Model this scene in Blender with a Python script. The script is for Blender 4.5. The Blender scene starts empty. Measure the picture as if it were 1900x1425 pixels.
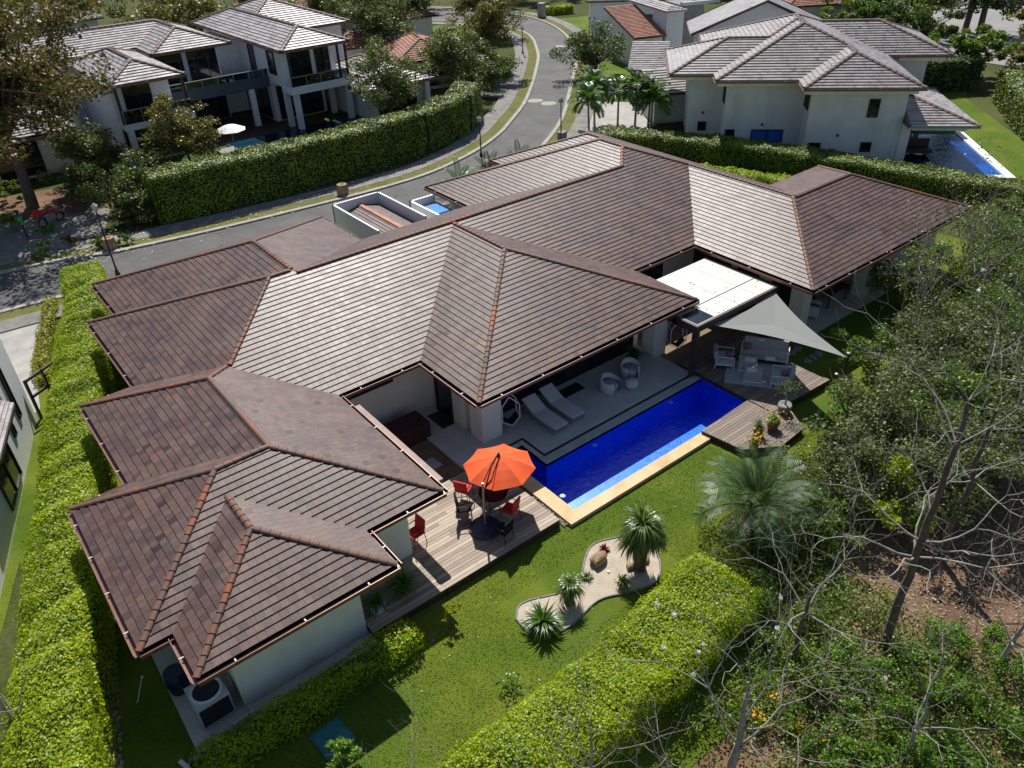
import bpy, math, random
import numpy as np
from mathutils import Vector, Matrix
R = math.radians
# ------------------------------------------------------------------ camera, world, sun
CAMH = 18.5
FPX, PITCH, ROLL, YAW = 1457.34, R(33.9857), R(-2.4555), R(52.9096)
_cy, _sy = math.cos(YAW), math.sin(YAW)
cF = np.array([_cy*math.cos(PITCH), _sy*math.cos(PITCH), -math.sin(PITCH)])
_r = np.array([_sy, -_cy, 0.0]); _u = np.cross(_r, cF)
cR = math.cos(ROLL)*_r + math.sin(ROLL)*_u
cU = -math.sin(ROLL)*_r + math.cos(ROLL)*_u
scene = bpy.context.scene
COL = scene.collection
cam_d = bpy.data.cameras.new('camera'); cam = bpy.data.objects.new('camera', cam_d); COL.objects.link(cam)
cam.matrix_world = Matrix(((cR[0], cU[0], -cF[0], 0), (cR[1], cU[1], -cF[1], 0), (cR[2], cU[2], -cF[2], CAMH), (0, 0, 0, 1)))
cam_d.sensor_width = 36; cam_d.lens = 36*FPX/1900; cam_d.clip_start = 0.1; cam_d.clip_end = 6000
scene.camera = cam
SUN_AZ, SUN_EL = R(57), R(50)
w = bpy.data.worlds.new('World'); scene.world = w; w.use_nodes = True
nt = w.node_tree; bg = nt.nodes['Background']
sky = nt.nodes.new('ShaderNodeTexSky'); sky.sky_type = 'NISHITA'; sky.sun_disc = False
sky.sun_elevation = SUN_EL; sky.sun_rotation = math.pi/2 - SUN_AZ; sky.altitude = 900
nt.links.new(sky.outputs[0], bg.inputs[0]); bg.inputs[1].default_value = 0.082
sl = bpy.data.lights.new('sun', 'SUN'); sl.energy = 4.9; sl.angle = R(0.53); sl.color = (1.0, 0.965, 0.91)
so = bpy.data.objects.new('sun', sl); COL.objects.link(so)
sd = Vector((math.cos(SUN_AZ)*math.cos(SUN_EL), math.sin(SUN_AZ)*math.cos(SUN_EL), math.sin(SUN_EL)))
so.rotation_euler = sd.to_track_quat('Z', 'Y').to_euler(); so.location = (20, 20, 60)
scene.view_settings.view_transform = 'Standard'; scene.view_settings.look = 'None'
scene.view_settings.exposure = 0.32; scene.view_settings.gamma = 1
scene.cycles.max_bounces = 6; scene.cycles.transparent_max_bounces = 8
scene.cycles.diffuse_bounces = 3; scene.cycles.glossy_bounces = 3

def at(px, py, z=0.0):
    """world point at height z seen at a photo pixel (used for measuring only)"""
    d = cF*FPX + cR*(px-950) - cU*(py-712.5)
    t = (z-CAMH)/d[2]
    return (d[0]*t, d[1]*t, z)

# ------------------------------------------------------------------ materials
def newmat(name):
    m = bpy.data.materials.new(name); m.use_nodes = True
    n = m.node_tree; b = n.nodes['Principled BSDF']
    return m, n, b
def N(n, t, **kw):
    x = n.nodes.new(t)
    for k, v in kw.items():
        if k == 'inp':
            for i, q in v.items(): x.inputs[i].default_value = q
        else: setattr(x, k, v)
    return x
def ramp(n, fac, stops, interp='LINEAR'):
    r = n.nodes.new('ShaderNodeValToRGB'); r.color_ramp.interpolation = interp
    e = r.color_ramp.elements
    while len(e) < len(stops): e.new(0.5)
    for i, (p, c) in enumerate(stops): e[i].position = p; e[i].color = (*c, 1)
    n.links.new(fac, r.inputs[0]); return r
def mul(n, a, b, fac=1.0, mode='MULTIPLY'):
    m = n.nodes.new('ShaderNodeMix'); m.data_type = 'RGBA'; m.blend_type = mode; m.inputs[0].default_value = fac
    n.links.new(a, m.inputs[6])
    if isinstance(b, tuple): m.inputs[7].default_value = (*b, 1)
    else: n.links.new(b, m.inputs[7])
    return m.outputs[2]
def mathn(n, op, a, b=None, c=None):
    m = n.nodes.new('ShaderNodeMath'); m.operation = op
    for i, q in enumerate((a, b, c)):
        if q is None: continue
        if isinstance(q, (int, float)): m.inputs[i].default_value = q
        else: n.links.new(q, m.inputs[i])
    return m.outputs[0]
def simple(name, col, rough=0.6, var=0.15, scale=3.0, metal=0.0, bump=0.0, bscale=40, spec=0.5, island=0.0, detail=4):
    m, n, b = newmat(name)
    tc = N(n, 'ShaderNodeTexCoord')
    no = N(n, 'ShaderNodeTexNoise', inp={'Scale': scale, 'Detail': detail, 'Roughness': 0.6}); n.links.new(tc.outputs['Object'], no.inputs[0])
    lo = tuple(max(0, c*(1-var)) for c in col); hi = tuple(min(1, c*(1+var)) for c in col)
    r = ramp(n, no.outputs[0], [(0.3, lo), (0.7, hi)]); out = r.outputs[0]
    if island:
        g = N(n, 'ShaderNodeNewGeometry')
        r2 = ramp(n, g.outputs['Random Per Island'], [(0, (1-island,)*3), (1, (1,)*3)])
        out = mul(n, out, r2.outputs[0])
    n.links.new(out, b.inputs['Base Color'])
    b.inputs['Roughness'].default_value = rough; b.inputs['Metallic'].default_value = metal
    b.inputs['Specular IOR Level'].default_value = spec
    if bump:
        nb = N(n, 'ShaderNodeTexNoise', inp={'Scale': bscale, 'Detail': 3}); n.links.new(tc.outputs['Object'], nb.inputs[0])
        bp = N(n, 'ShaderNodeBump', inp={'Strength': bump, 'Distance': 0.02}); n.links.new(nb.outputs[0], bp.inputs['Height'])
        n.links.new(bp.outputs[0], b.inputs['Normal'])
    return m
def leafmat(name, stops, trans=0.35, rough=0.45, clump=0.8, patch=None):
    """leaf: random colour per leaf, slow drift through the plant, light passing through"""
    m, n, b = newmat(name)
    g = N(n, 'ShaderNodeNewGeometry'); tc = N(n, 'ShaderNodeTexCoord')
    no = N(n, 'ShaderNodeTexNoise', inp={'Scale': clump, 'Detail': 3}); n.links.new(tc.outputs['Object'], no.inputs[0])
    f = mathn(n, 'ADD', mathn(n, 'MULTIPLY', g.outputs['Random Per Island'], 0.55), mathn(n, 'MULTIPLY', mathn(n, 'SUBTRACT', no.outputs[0], 0.28), 1.0))
    k = len(stops)
    r = ramp(n, f, [(i/(k-1), s) for i, s in enumerate(stops)])
    n.links.new(r.outputs[0], b.inputs['Base Color']); b.inputs['Roughness'].default_value = rough
    b.inputs['Specular IOR Level'].default_value = 0.35
    tr = N(n, 'ShaderNodeBsdfTranslucent'); br = mul(n, r.outputs[0], (1.25, 1.35, 0.5)); n.links.new(br, tr.inputs[0])
    mx = N(n, 'ShaderNodeMixShader'); mx.inputs[0].default_value = trans
    n.links.new(b.outputs[0], mx.inputs[1]); n.links.new(tr.outputs[0], mx.inputs[2])
    n.links.new(mx.outputs[0], n.nodes['Material Output'].inputs[0])
    return m
def tilemat(name, stops, rough=0.42, tile=0.33, joint=0.045, lichen=(0.27, 0.27, 0.26), lam=0.25, wave=0.0, spec=0.5):
    """roof tiles: uv = metres along the course, course number"""
    m, n, b = newmat(name)
    uv = N(n, 'ShaderNodeUVMap'); sp = N(n, 'ShaderNodeSeparateXYZ'); n.links.new(uv.outputs[0], sp.inputs[0])
    row = mathn(n, 'FLOOR', sp.outputs[1])
    wn0 = N(n, 'ShaderNodeTexWhiteNoise', noise_dimensions='1D'); n.links.new(row, wn0.inputs['W'])
    uu = mathn(n, 'ADD', mathn(n, 'DIVIDE', sp.outputs[0], tile), mathn(n, 'MULTIPLY', wn0.outputs[0], 0.5))
    cx = mathn(n, 'FLOOR', uu); fr = mathn(n, 'FRACT', uu)
    cb = N(n, 'ShaderNodeCombineXYZ'); n.links.new(cx, cb.inputs[0]); n.links.new(row, cb.inputs[1])
    wn = N(n, 'ShaderNodeTexWhiteNoise', noise_dimensions='2D'); n.links.new(cb.outputs[0], wn.inputs['Vector'])
    tc = N(n, 'ShaderNodeTexCoord')
    big = N(n, 'ShaderNodeTexNoise', inp={'Scale': 0.55, 'Detail': 5, 'Roughness': 0.65}); n.links.new(tc.outputs['Object'], big.inputs[0])
    f = mathn(n, 'ADD', mathn(n, 'MULTIPLY', wn.outputs[0], 0.68), mathn(n, 'MULTIPLY', mathn(n, 'SUBTRACT', big.outputs[0], 0.38), 1.15))
    k = len(stops)
    r = ramp(n, f, [(i/(k-1), s) for i, s in enumerate(stops)]); out = r.outputs[0]
    # weathering: pale bloom in patches, dark specks
    li = N(n, 'ShaderNodeTexNoise', inp={'Scale': 1.1, 'Detail': 8, 'Roughness': 0.75}); n.links.new(tc.outputs['Object'], li.inputs[0])
    lr = ramp(n, li.outputs[0], [(0.48, (0, 0, 0)), (0.68, (1, 1, 1))])
    mx = n.nodes.new('ShaderNodeMix'); mx.data_type = 'RGBA'; mx.inputs[7].default_value = (*lichen, 1)
    n.links.new(mathn(n, 'MULTIPLY', lr.outputs[0], lam), mx.inputs[0]); n.links.new(out, mx.inputs[6]); out = mx.outputs[2]
    fine = N(n, 'ShaderNodeTexNoise', inp={'Scale': 28, 'Detail': 3}); n.links.new(tc.outputs['Object'], fine.inputs[0])
    fr2 = ramp(n, fine.outputs[0], [(0.3, (0.72,)*3), (0.65, (1.1,)*3)]); out = mul(n, out, fr2.outputs[0])
    wsp = N(n, 'ShaderNodeSeparateXYZ'); n.links.new(wn.outputs['Color'], wsp.inputs[0]); dk = ramp(n, wsp.outputs[1], [(0.0, (1, 1, 1)), (0.965, (1, 1, 1)), (0.985, (0.5, 0.46, 0.44))]); out = mul(n, out, dk.outputs[0])
    jm = mathn(n, 'LESS_THAN', fr, joint); jr = ramp(n, jm, [(0, (1, 1, 1)), (1, (0.3, 0.28, 0.27))]); out = mul(n, out, jr.outputs[0])
    n.links.new(out, b.inputs['Base Color'])
    rr = mathn(n, 'ADD', rough-0.025, mathn(n, 'MULTIPLY', wn.outputs[0], 0.05)); n.links.new(rr, b.inputs['Roughness'])
    b.inputs['Specular IOR Level'].default_value = spec
    h = mathn(n, 'ADD', mathn(n, 'MULTIPLY', fine.outputs[0], 0.35), mathn(n, 'MULTIPLY', mathn(n, 'SUBTRACT', 1.0, jm), 0.5))
    if wave:
        s = mathn(n, 'SINE', mathn(n, 'MULTIPLY', sp.outputs[0], 2*math.pi/tile)); h = mathn(n, 'ADD', h, mathn(n, 'MULTIPLY', s, wave))
    # each tile lies a little differently
    bp = N(n, 'ShaderNodeBump', inp={'Strength': 0.4, 'Distance': 0.015}); n.links.new(h, bp.inputs['Height'])
    nrm = N(n, 'ShaderNodeVectorMath', operation='ADD')
    wv = N(n, 'ShaderNodeVectorMath', operation='MULTIPLY_ADD'); n.links.new(wn.outputs['Color'], wv.inputs[0]); wv.inputs[1].default_value = (0.018,)*3; wv.inputs[2].default_value = (-0.009,)*3
    n.links.new(bp.outputs[0], nrm.inputs[0]); n.links.new(wv.outputs[0], nrm.inputs[1])
    nn = N(n, 'ShaderNodeVectorMath', operation='NORMALIZE'); n.links.new(nrm.outputs[0], nn.inputs[0])
    n.links.new(nn.outputs[0], b.inputs['Normal'])
    return m

M = {}
def capmat(name, stops):
    m, n, b = newmat(name); g = N(n, 'ShaderNodeNewGeometry'); tc = N(n, 'ShaderNodeTexCoord')
    no = N(n, 'ShaderNodeTexNoise', inp={'Scale': 0.5, 'Detail': 3}); n.links.new(tc.outputs['Object'], no.inputs[0])
    f = mathn(n, 'ADD', mathn(n, 'MULTIPLY', g.outputs['Random Per Island'], 0.5), mathn(n, 'MULTIPLY', mathn(n, 'SUBTRACT', no.outputs[0], 0.35), 1.6))
    r = ramp(n, f, [(i/(len(stops)-1), s_) for i, s_ in enumerate(stops)]); n.links.new(r.outputs[0], b.inputs['Base Color'])
    b.inputs['Roughness'].default_value = 0.6; b.inputs['Specular IOR Level'].default_value = 0.3; return m
M['tile'] = tilemat('brown_roof_tile', [(0.064, 0.040, 0.046), (0.084, 0.048, 0.042), (0.102, 0.057, 0.046), (0.118, 0.066, 0.051), (0.130, 0.075, 0.056), (0.18, 0.070, 0.036)], rough=0.47, lam=0.16, spec=0.36, tile=0.22)
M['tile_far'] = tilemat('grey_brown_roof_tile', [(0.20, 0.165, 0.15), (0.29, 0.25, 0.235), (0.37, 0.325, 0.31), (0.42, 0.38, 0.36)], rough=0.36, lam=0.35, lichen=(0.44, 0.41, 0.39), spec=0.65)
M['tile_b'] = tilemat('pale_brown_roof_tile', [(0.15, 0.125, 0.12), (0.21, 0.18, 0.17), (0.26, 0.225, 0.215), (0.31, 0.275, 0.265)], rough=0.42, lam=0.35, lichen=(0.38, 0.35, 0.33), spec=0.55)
M['clay'] = tilemat('red_clay_tile', [(0.22, 0.075, 0.04), (0.32, 0.12, 0.065), (0.40, 0.17, 0.10), (0.46, 0.24, 0.15)], rough=0.7, tile=0.24, joint=0.16, lam=0.15, wave=1.6, spec=0.3)
M['cap'] = capmat('terracotta_ridge_cap', [(0.10, 0.065, 0.055), (0.13, 0.075, 0.055), (0.17, 0.075, 0.045), (0.30, 0.085, 0.03)])
M['cap_far'] = capmat('brown_ridge_cap', [(0.09, 0.06, 0.05), (0.13, 0.08, 0.065), (0.19, 0.12, 0.10)])
M['stucco'] = simple('off_white_stucco', (0.76, 0.735, 0.68), rough=0.85, var=0.05, scale=1.2, bump=0.15, bscale=60)
M['stucco_grey'] = simple('grey_stucco', (0.70, 0.675, 0.63), rough=0.85, var=0.06, scale=1.0, bump=0.15, bscale=60)
M['soffit'] = simple('white_soffit', (0.62, 0.62, 0.60), rough=0.8, var=0.04)
M['gutter'] = simple('copper_brown_gutter', (0.17, 0.075, 0.05), rough=0.38, var=0.25, scale=4, metal=0.2)
M['bracket'] = simple('pale_gutter_bracket', (0.62, 0.50, 0.42), rough=0.4, var=0.1)
M['darkframe'] = simple('dark_bronze_frame', (0.022, 0.018, 0.018), rough=0.4, var=0.2)
M['glass'] = simple('dark_window_glass', (0.012, 0.016, 0.02), rough=0.06, var=0.5, scale=0.6, spec=0.7)
M['blueglass'] = simple('blue_window_film', (0.02, 0.13, 0.42), rough=0.15, var=0.1)
M['wood'] = simple('dark_timber', (0.055, 0.032, 0.026), rough=0.6, var=0.3, scale=6)
M['white'] = simple('white_paint', (0.72, 0.72, 0.71), rough=0.5, var=0.04)
M['offwhite'] = simple('cream_fabric', (0.58, 0.56, 0.52), rough=0.9, var=0.06, scale=20)
M['greyfab'] = simple('blue_grey_fabric', (0.36, 0.38, 0.40), rough=0.95, var=0.12, scale=14)
M['black'] = simple('black_metal', (0.02, 0.02, 0.022), rough=0.45, var=0.2)
M['greymetal'] = simple('brushed_grey_metal', (0.35, 0.36, 0.37), rough=0.35, var=0.1, metal=0.6)
M['concrete'] = simple('pale_concrete', (0.36, 0.34, 0.31), rough=0.9, var=0.22, scale=0.9, bump=0.3, detail=8)
M['pave'] = simple('weathered_pavement', (0.19, 0.18, 0.16), rough=0.9, var=0.35, scale=1.4, bump=0.3, detail=8)
M['kerb'] = simple('kerb_concrete', (0.33, 0.31, 0.27), rough=0.9, var=0.25, scale=2.5, bump=0.2, detail=8)
M['stoneslab'] = simple('grey_stone', (0.22, 0.22, 0.21), rough=0.85, var=0.3, scale=5, bump=0.4)
M['rock'] = simple('tan_boulder', (0.30, 0.21, 0.12), rough=0.9, var=0.4, scale=5, bump=0.8, bscale=12)
M['red'] = simple('red_fabric', (0.55, 0.02, 0.018), rough=0.8, var=0.15, scale=10)
M['purple'] = simple('purple_fabric', (0.16, 0.05, 0.22), rough=0.9, var=0.2, scale=10)
M['orange'] = simple('orange_canvas', (0.80, 0.095, 0.010), rough=0.75, var=0.05, scale=2)
M['bark_grey'] = simple('pale_grey_bark', (0.30, 0.27, 0.235), rough=0.85, var=0.35, scale=7, bump=0.4)
M['bark_brown'] = simple('brown_bark', (0.11, 0.08, 0.06), rough=0.9, var=0.35, scale=5, bump=0.6)
M['twig'] = simple('pale_twig', (0.27, 0.25, 0.21), rough=0.8, var=0.3, scale=5)
M['teal'] = simple('teal_plastic', (0.02, 0.16, 0.17), rough=0.5, var=0.2)
M['bluebin'] = simple('dark_blue_plastic', (0.012, 0.02, 0.06), rough=0.4, var=0.2)
M['terracotta'] = simple('terracotta_pot', (0.30, 0.12, 0.06), rough=0.8, var=0.2)
M['redwall'] = simple('dark_red_render', (0.055, 0.013, 0.015), rough=0.8, var=0.2)
M['skin'] = simple('skin', (0.30, 0.16, 0.10), rough=0.6, var=0.05)
M['hair'] = simple('dark_hair', (0.02, 0.014, 0.01), rough=0.6, var=0.1)
M['green_shirt'] = simple('green_shirt', (0.03, 0.42, 0.08), rough=0.8, var=0.1)
M['denim'] = simple('dark_trousers', (0.03, 0.035, 0.06), rough=0.85, var=0.1)
M['yellowfl'] = simple('yellow_petals', (0.75, 0.42, 0.02), rough=0.7, var=0.2)
M['whitefl'] = simple('white_petals', (0.75, 0.73, 0.68), rough=0.7, var=0.1)
M['redleaf'] = leafmat('red_bromeliad_leaf', [(0.12, 0.01, 0.01), (0.35, 0.03, 0.02)], 0.2)
# foliage palettes
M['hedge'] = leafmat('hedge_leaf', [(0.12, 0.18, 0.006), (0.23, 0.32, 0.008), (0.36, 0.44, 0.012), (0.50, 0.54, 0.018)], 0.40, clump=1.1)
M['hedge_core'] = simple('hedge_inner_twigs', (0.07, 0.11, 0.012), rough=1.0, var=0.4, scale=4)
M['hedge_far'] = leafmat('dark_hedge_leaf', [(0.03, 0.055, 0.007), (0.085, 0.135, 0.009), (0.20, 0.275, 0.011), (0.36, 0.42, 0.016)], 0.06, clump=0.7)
M['yellowhedge'] = leafmat('yellow_hedge_leaf', [(0.16, 0.18, 0.01), (0.30, 0.30, 0.012), (0.38, 0.36, 0.02)], 0.35)
M['leaf_dark'] = leafmat('dark_leaf', [(0.03, 0.055, 0.012), (0.06, 0.095, 0.018), (0.11, 0.15, 0.03), (0.19, 0.23, 0.06)], 0.25, rough=0.5)
M['leaf_mid'] = leafmat('green_leaf', [(0.05, 0.085, 0.012), (0.09, 0.15, 0.018), (0.15, 0.22, 0.025), (0.24, 0.30, 0.04)], 0.3)
M['leaf_olive'] = leafmat('olive_leaf', [(0.07, 0.075, 0.02), (0.13, 0.125, 0.03), (0.20, 0.17, 0.04), (0.26, 0.2, 0.06)], 0.3)
M['leaf_grey'] = leafmat('grey_green_leaf', [(0.05, 0.07, 0.02), (0.10, 0.13, 0.035), (0.17, 0.20, 0.06), (0.27, 0.29, 0.13)], 0.25, rough=0.5)
M['leaf_rust'] = leafmat('rusty_green_leaf', [(0.03, 0.045, 0.012), (0.07, 0.085, 0.02), (0.13, 0.12, 0.035), (0.24, 0.13, 0.04), (0.32, 0.15, 0.05)], 0.25, rough=0.5)
M['leaf_bright'] = leafmat('bright_shrub_leaf', [(0.06, 0.13, 0.015), (0.12, 0.23, 0.025), (0.20, 0.34, 0.04), (0.30, 0.44, 0.07)], 0.4)
M['palm'] = leafmat('palm_leaflet', [(0.035, 0.085, 0.014), (0.08, 0.16, 0.028), (0.16, 0.25, 0.05)], 0.3, rough=0.35)
M['palm_blue'] = leafmat('grey_palm_leaflet', [(0.025, 0.055, 0.014), (0.055, 0.10, 0.028), (0.12, 0.18, 0.06)], 0.15, rough=0.45)
M['strap'] = leafmat('strap_leaf', [(0.06, 0.10, 0.02), (0.13, 0.19, 0.04), (0.26, 0.31, 0.10)], 0.35, rough=0.3)

def lawnmat():
    m, n, b = newmat('mown_grass')
    tc = N(n, 'ShaderNodeTexCoord')
    a = N(n, 'ShaderNodeTexNoise', inp={'Scale': 0.55, 'Detail': 7, 'Roughness': 0.65}); n.links.new(tc.outputs['Object'], a.inputs[0])
    d = N(n, 'ShaderNodeTexNoise', inp={'Scale': 0.22, 'Detail': 3, 'Distortion': 0.6}); n.links.new(tc.outputs['Object'], d.inputs[0])
    c = N(n, 'ShaderNodeTexNoise', inp={'Scale': 17, 'Detail': 6, 'Roughness': 0.8}); n.links.new(tc.outputs['Object'], c.inputs[0])
    f = mathn(n, 'ADD', mathn(n, 'MULTIPLY', a.outputs[0], 0.8), mathn(n, 'MULTIPLY', c.outputs[0], 0.95))
    r = ramp(n, mathn(n, 'SUBTRACT', f, 0.37), [(0.12, (0.042, 0.075, 0.009)), (0.38, (0.098, 0.150, 0.013)), (0.60, (0.150, 0.193, 0.020)), (0.80, (0.24, 0.215, 0.05))])
    r2 = ramp(n, d.outputs[0], [(0.38, (0.70, 0.86, 0.75)), (0.62, (1.12, 1.06, 1.0))])
    n.links.new(mul(n, r.outputs[0], r2.outputs[0]), b.inputs['Base Color']); b.inputs['Roughness'].default_value = 0.9; b.inputs['Specular IOR Level'].default_value = 0.15
    fn = N(n, 'ShaderNodeTexNoise', inp={'Scale': 30, 'Detail': 3}); n.links.new(tc.outputs['Object'], fn.inputs[0])
    bp = N(n, 'ShaderNodeBump', inp={'Strength': 1.0, 'Distance': 0.06}); n.links.new(fn.outputs[0], bp.inputs['Height']); n.links.new(bp.outputs[0], b.inputs['Normal'])
    return m
def stuccomat(name, col, streak=0.22):
    m, n, b = newmat(name); tc = N(n, 'ShaderNodeTexCoord')
    mp = N(n, 'ShaderNodeMapping'); mp.inputs['Scale'].default_value = (0.9, 0.9, 0.12); n.links.new(tc.outputs['Object'], mp.inputs[0])
    st = N(n, 'ShaderNodeTexNoise', inp={'Scale': 1.6, 'Detail': 7, 'Roughness': 0.7}); n.links.new(mp.outputs[0], st.inputs[0])
    sp = N(n, 'ShaderNodeSeparateXYZ'); n.links.new(tc.outputs['Object'], sp.inputs[0])
    bl = N(n, 'ShaderNodeTexNoise', inp={'Scale': 0.9, 'Detail': 5}); n.links.new(tc.outputs['Object'], bl.inputs[0])
    r = ramp(n, st.outputs[0], [(0.35, tuple(c*(1-streak) for c in col)), (0.60, col)])
    r2 = ramp(n, bl.outputs[0], [(0.3, (0.90, 0.89, 0.87)), (0.65, (1, 1, 1))])
    # splash dirt close to the ground
    sd_ = ramp(n, mathn(n, 'ADD', sp.outputs[2], mathn(n, 'MULTIPLY', bl.outputs[0], 0.5)), [(0.22, (0.62, 0.56, 0.48)), (0.60, (1, 1, 1))])
    n.links.new(mul(n, mul(n, r.outputs[0], r2.outputs[0]), sd_.outputs[0]), b.inputs['Base Color']); b.inputs['Roughness'].default_value = 0.88
    nb = N(n, 'ShaderNodeTexNoise', inp={'Scale': 60, 'Detail': 3}); n.links.new(tc.outputs['Object'], nb.inputs[0])
    bp = N(n, 'ShaderNodeBump', inp={'Strength': 0.15, 'Distance': 0.02}); n.links.new(nb.outputs[0], bp.inputs['Height']); n.links.new(bp.outputs[0], b.inputs['Normal'])
    return m
M['stucco'] = stuccomat('off_white_stucco', (0.80, 0.755, 0.675), 0.10)
M['stucco_grey'] = stuccomat('grey_white_stucco', (0.72, 0.695, 0.65), 0.12)
def roadmat():
    m, n, b = newmat('patched_asphalt'); tc = N(n, 'ShaderNodeTexCoord')
    a = N(n, 'ShaderNodeTexNoise', inp={'Scale': 0.35, 'Detail': 8, 'Roughness': 0.7}); n.links.new(tc.outputs['Object'], a.inputs[0])
    c = N(n, 'ShaderNodeTexNoise', inp={'Scale': 50, 'Detail': 3}); n.links.new(tc.outputs['Object'], c.inputs[0])
    r = ramp(n, mathn(n, 'ADD', mathn(n, 'MULTIPLY', a.outputs[0], .8), mathn(n, 'MULTIPLY', c.outputs[0], .2)), [(0.35, (0.060, 0.060, 0.058)), (0.5, (0.086, 0.085, 0.081)), (0.66, (0.12, 0.117, 0.11))])
    wn_ = N(n, 'ShaderNodeTexNoise', inp={'Scale': 1.3, 'Detail': 2}); n.links.new(tc.outputs['Object'], wn_.inputs[0])
    mxv = N(n, 'ShaderNodeVectorMath', operation='MULTIPLY_ADD'); n.links.new(wn_.outputs['Color'], mxv.inputs[0]); mxv.inputs[1].default_value = (0.9,)*3; n.links.new(tc.outputs['Object'], mxv.inputs[2])
    v = N(n, 'ShaderNodeTexVoronoi', feature='DISTANCE_TO_EDGE', inp={'Scale': 0.22}); n.links.new(mxv.outputs[0], v.inputs[0])
    cr = ramp(n, v.outputs['Distance'], [(0.0, (0.5, 0.5, 0.5)), (0.008, (1, 1, 1))])
    n.links.new(mul(n, r.outputs[0], cr.outputs[0]), b.inputs['Base Color']); b.inputs['Roughness'].default_value = 0.85; return m
M['lawn'] = lawnmat()
def groundmat(name, stops, s1, s2, bump=0.6):
    m, n, b = newmat(name)
    tc = N(n, 'ShaderNodeTexCoord')
    a = N(n, 'ShaderNodeTexNoise', inp={'Scale': s1, 'Detail': 7, 'Roughness': 0.6}); n.links.new(tc.outputs['Object'], a.inputs[0])
    c = N(n, 'ShaderNodeTexNoise', inp={'Scale': s2, 'Detail': 5, 'Roughness': 0.7}); n.links.new(tc.outputs['Object'], c.inputs[0])
    f = mathn(n, 'ADD', mathn(n, 'MULTIPLY', a.outputs[0], 0.6), mathn(n, 'MULTIPLY', c.outputs[0], 0.6))
    k = len(stops); r = ramp(n, mathn(n, 'MULTIPLY', mathn(n, 'SUBTRACT', f, 0.35), 2.0), [(i/(k-1), s) for i, s in enumerate(stops)])
    n.links.new(r.outputs[0], b.inputs['Base Color']); b.inputs['Roughness'].default_value = 0.95; b.inputs['Specular IOR Level'].default_value = 0.1
    bp = N(n, 'ShaderNodeBump', inp={'Strength': bump, 'Distance': 0.05}); n.links.new(c.outputs[0], bp.inputs['Height']); n.links.new(bp.outputs[0], b.inputs['Normal'])
    return m
M['ground'] = groundmat('grass_and_earth', [(0.02, 0.03, 0.01), (0.045, 0.06, 0.015), (0.08, 0.09, 0.025), (0.12, 0.10, 0.05)], 0.12, 4)
M['soil'] = groundmat('mulched_soil', [(0.06, 0.035, 0.022), (0.14, 0.085, 0.05), (0.22, 0.14, 0.085), (0.36, 0.26, 0.17)], 0.6, 11)
M['gravel'] = groundmat('pale_sand_gravel', [(0.30, 0.25, 0.19), (0.46, 0.39, 0.30), (0.58, 0.50, 0.40)], 2.5, 26, 0.4)
M['asphalt'] = groundmat('grey_asphalt', [(0.075, 0.075, 0.073), (0.115, 0.113, 0.108), (0.165, 0.16, 0.15)], 0.25, 60, 0.15)
M['travertine'] = groundmat('yellow_travertine', [(0.40, 0.25, 0.11), (0.66, 0.49, 0.28), (0.76, 0.62, 0.42)], 1.2, 22, 0.2)
M['patio'] = groundmat('polished_grey_patio', [(0.40, 0.385, 0.34), (0.52, 0.50, 0.45), (0.60, 0.58, 0.53)], 1.2, 16, 0.1)
M['patio_band'] = groundmat('speckled_stone_band', [(0.24, 0.24, 0.22), (0.44, 0.43, 0.39), (0.6, 0.58, 0.53)], 3, 40, 0.1)
M['fieldtile'] = groundmat('parking_paving', [(0.22, 0.22, 0.21), (0.28, 0.27, 0.26), (0.34, 0.33, 0.31)], 0.3, 6, 0.1)
def mosaic(name, c0, c1, scale=22):
    m, n, b = newmat(name)
    tc = N(n, 'ShaderNodeTexCoord')
    v = N(n, 'ShaderNodeTexVoronoi', distance='CHEBYCHEV', inp={'Scale': scale, 'Randomness': 0.25}); n.links.new(tc.outputs['Object'], v.inputs[0])
    sp = N(n, 'ShaderNodeSeparateXYZ'); n.links.new(v.outputs['Color'], sp.inputs[0])
    r = ramp(n, sp.outputs[0], [(0, c0), (1, c1)]); n.links.new(r.outputs[0], b.inputs['Base Color']); b.inputs['Roughness'].default_value = 0.3
    return m
M['mosaic'] = mosaic('deep_blue_mosaic', (0.0, 0.07, 0.72), (0.02, 0.20, 1.0))
M['mosaic_light'] = mosaic('pale_blue_mosaic', (0.0, 0.10, 0.55), (0.04, 0.33, 0.72), 20)
M['mosaic_far'] = mosaic('blue_pool_floor', (0.0, 0.05, 0.22), (0.01, 0.16, 0.5), 4)
def watermat(name, tint, bump=0.15, scale=2.5, rough=0.02):
    m, n, b = newmat(name)
    tc = N(n, 'ShaderNodeTexCoord')
    no = N(n, 'ShaderNodeTexNoise', inp={'Scale': scale, 'Detail': 3, 'Distortion': 1.0}); n.links.new(tc.outputs['Object'], no.inputs[0])
    bp = N(n, 'ShaderNodeBump', inp={'Strength': bump, 'Distance': 0.05}); n.links.new(no.outputs[0], bp.inputs['Height'])
    g = N(n, 'ShaderNodeBsdfGlossy'); g.inputs['Roughness'].default_value = rough; n.links.new(bp.outputs[0], g.inputs['Normal'])
    t = N(n, 'ShaderNodeBsdfTransparent'); t.inputs[0].default_value = (*tint, 1)
    fr = N(n, 'ShaderNodeFresnel', inp={'IOR': 1.33}); n.links.new(bp.outputs[0], fr.inputs['Normal'])
    mx = N(n, 'ShaderNodeMixShader'); n.links.new(fr.outputs[0], mx.inputs[0]); n.links.new(t.outputs[0], mx.inputs[1]); n.links.new(g.outputs[0], mx.inputs[2])
    n.links.new(mx.outputs[0], n.nodes['Material Output'].inputs[0]); return m
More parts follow.
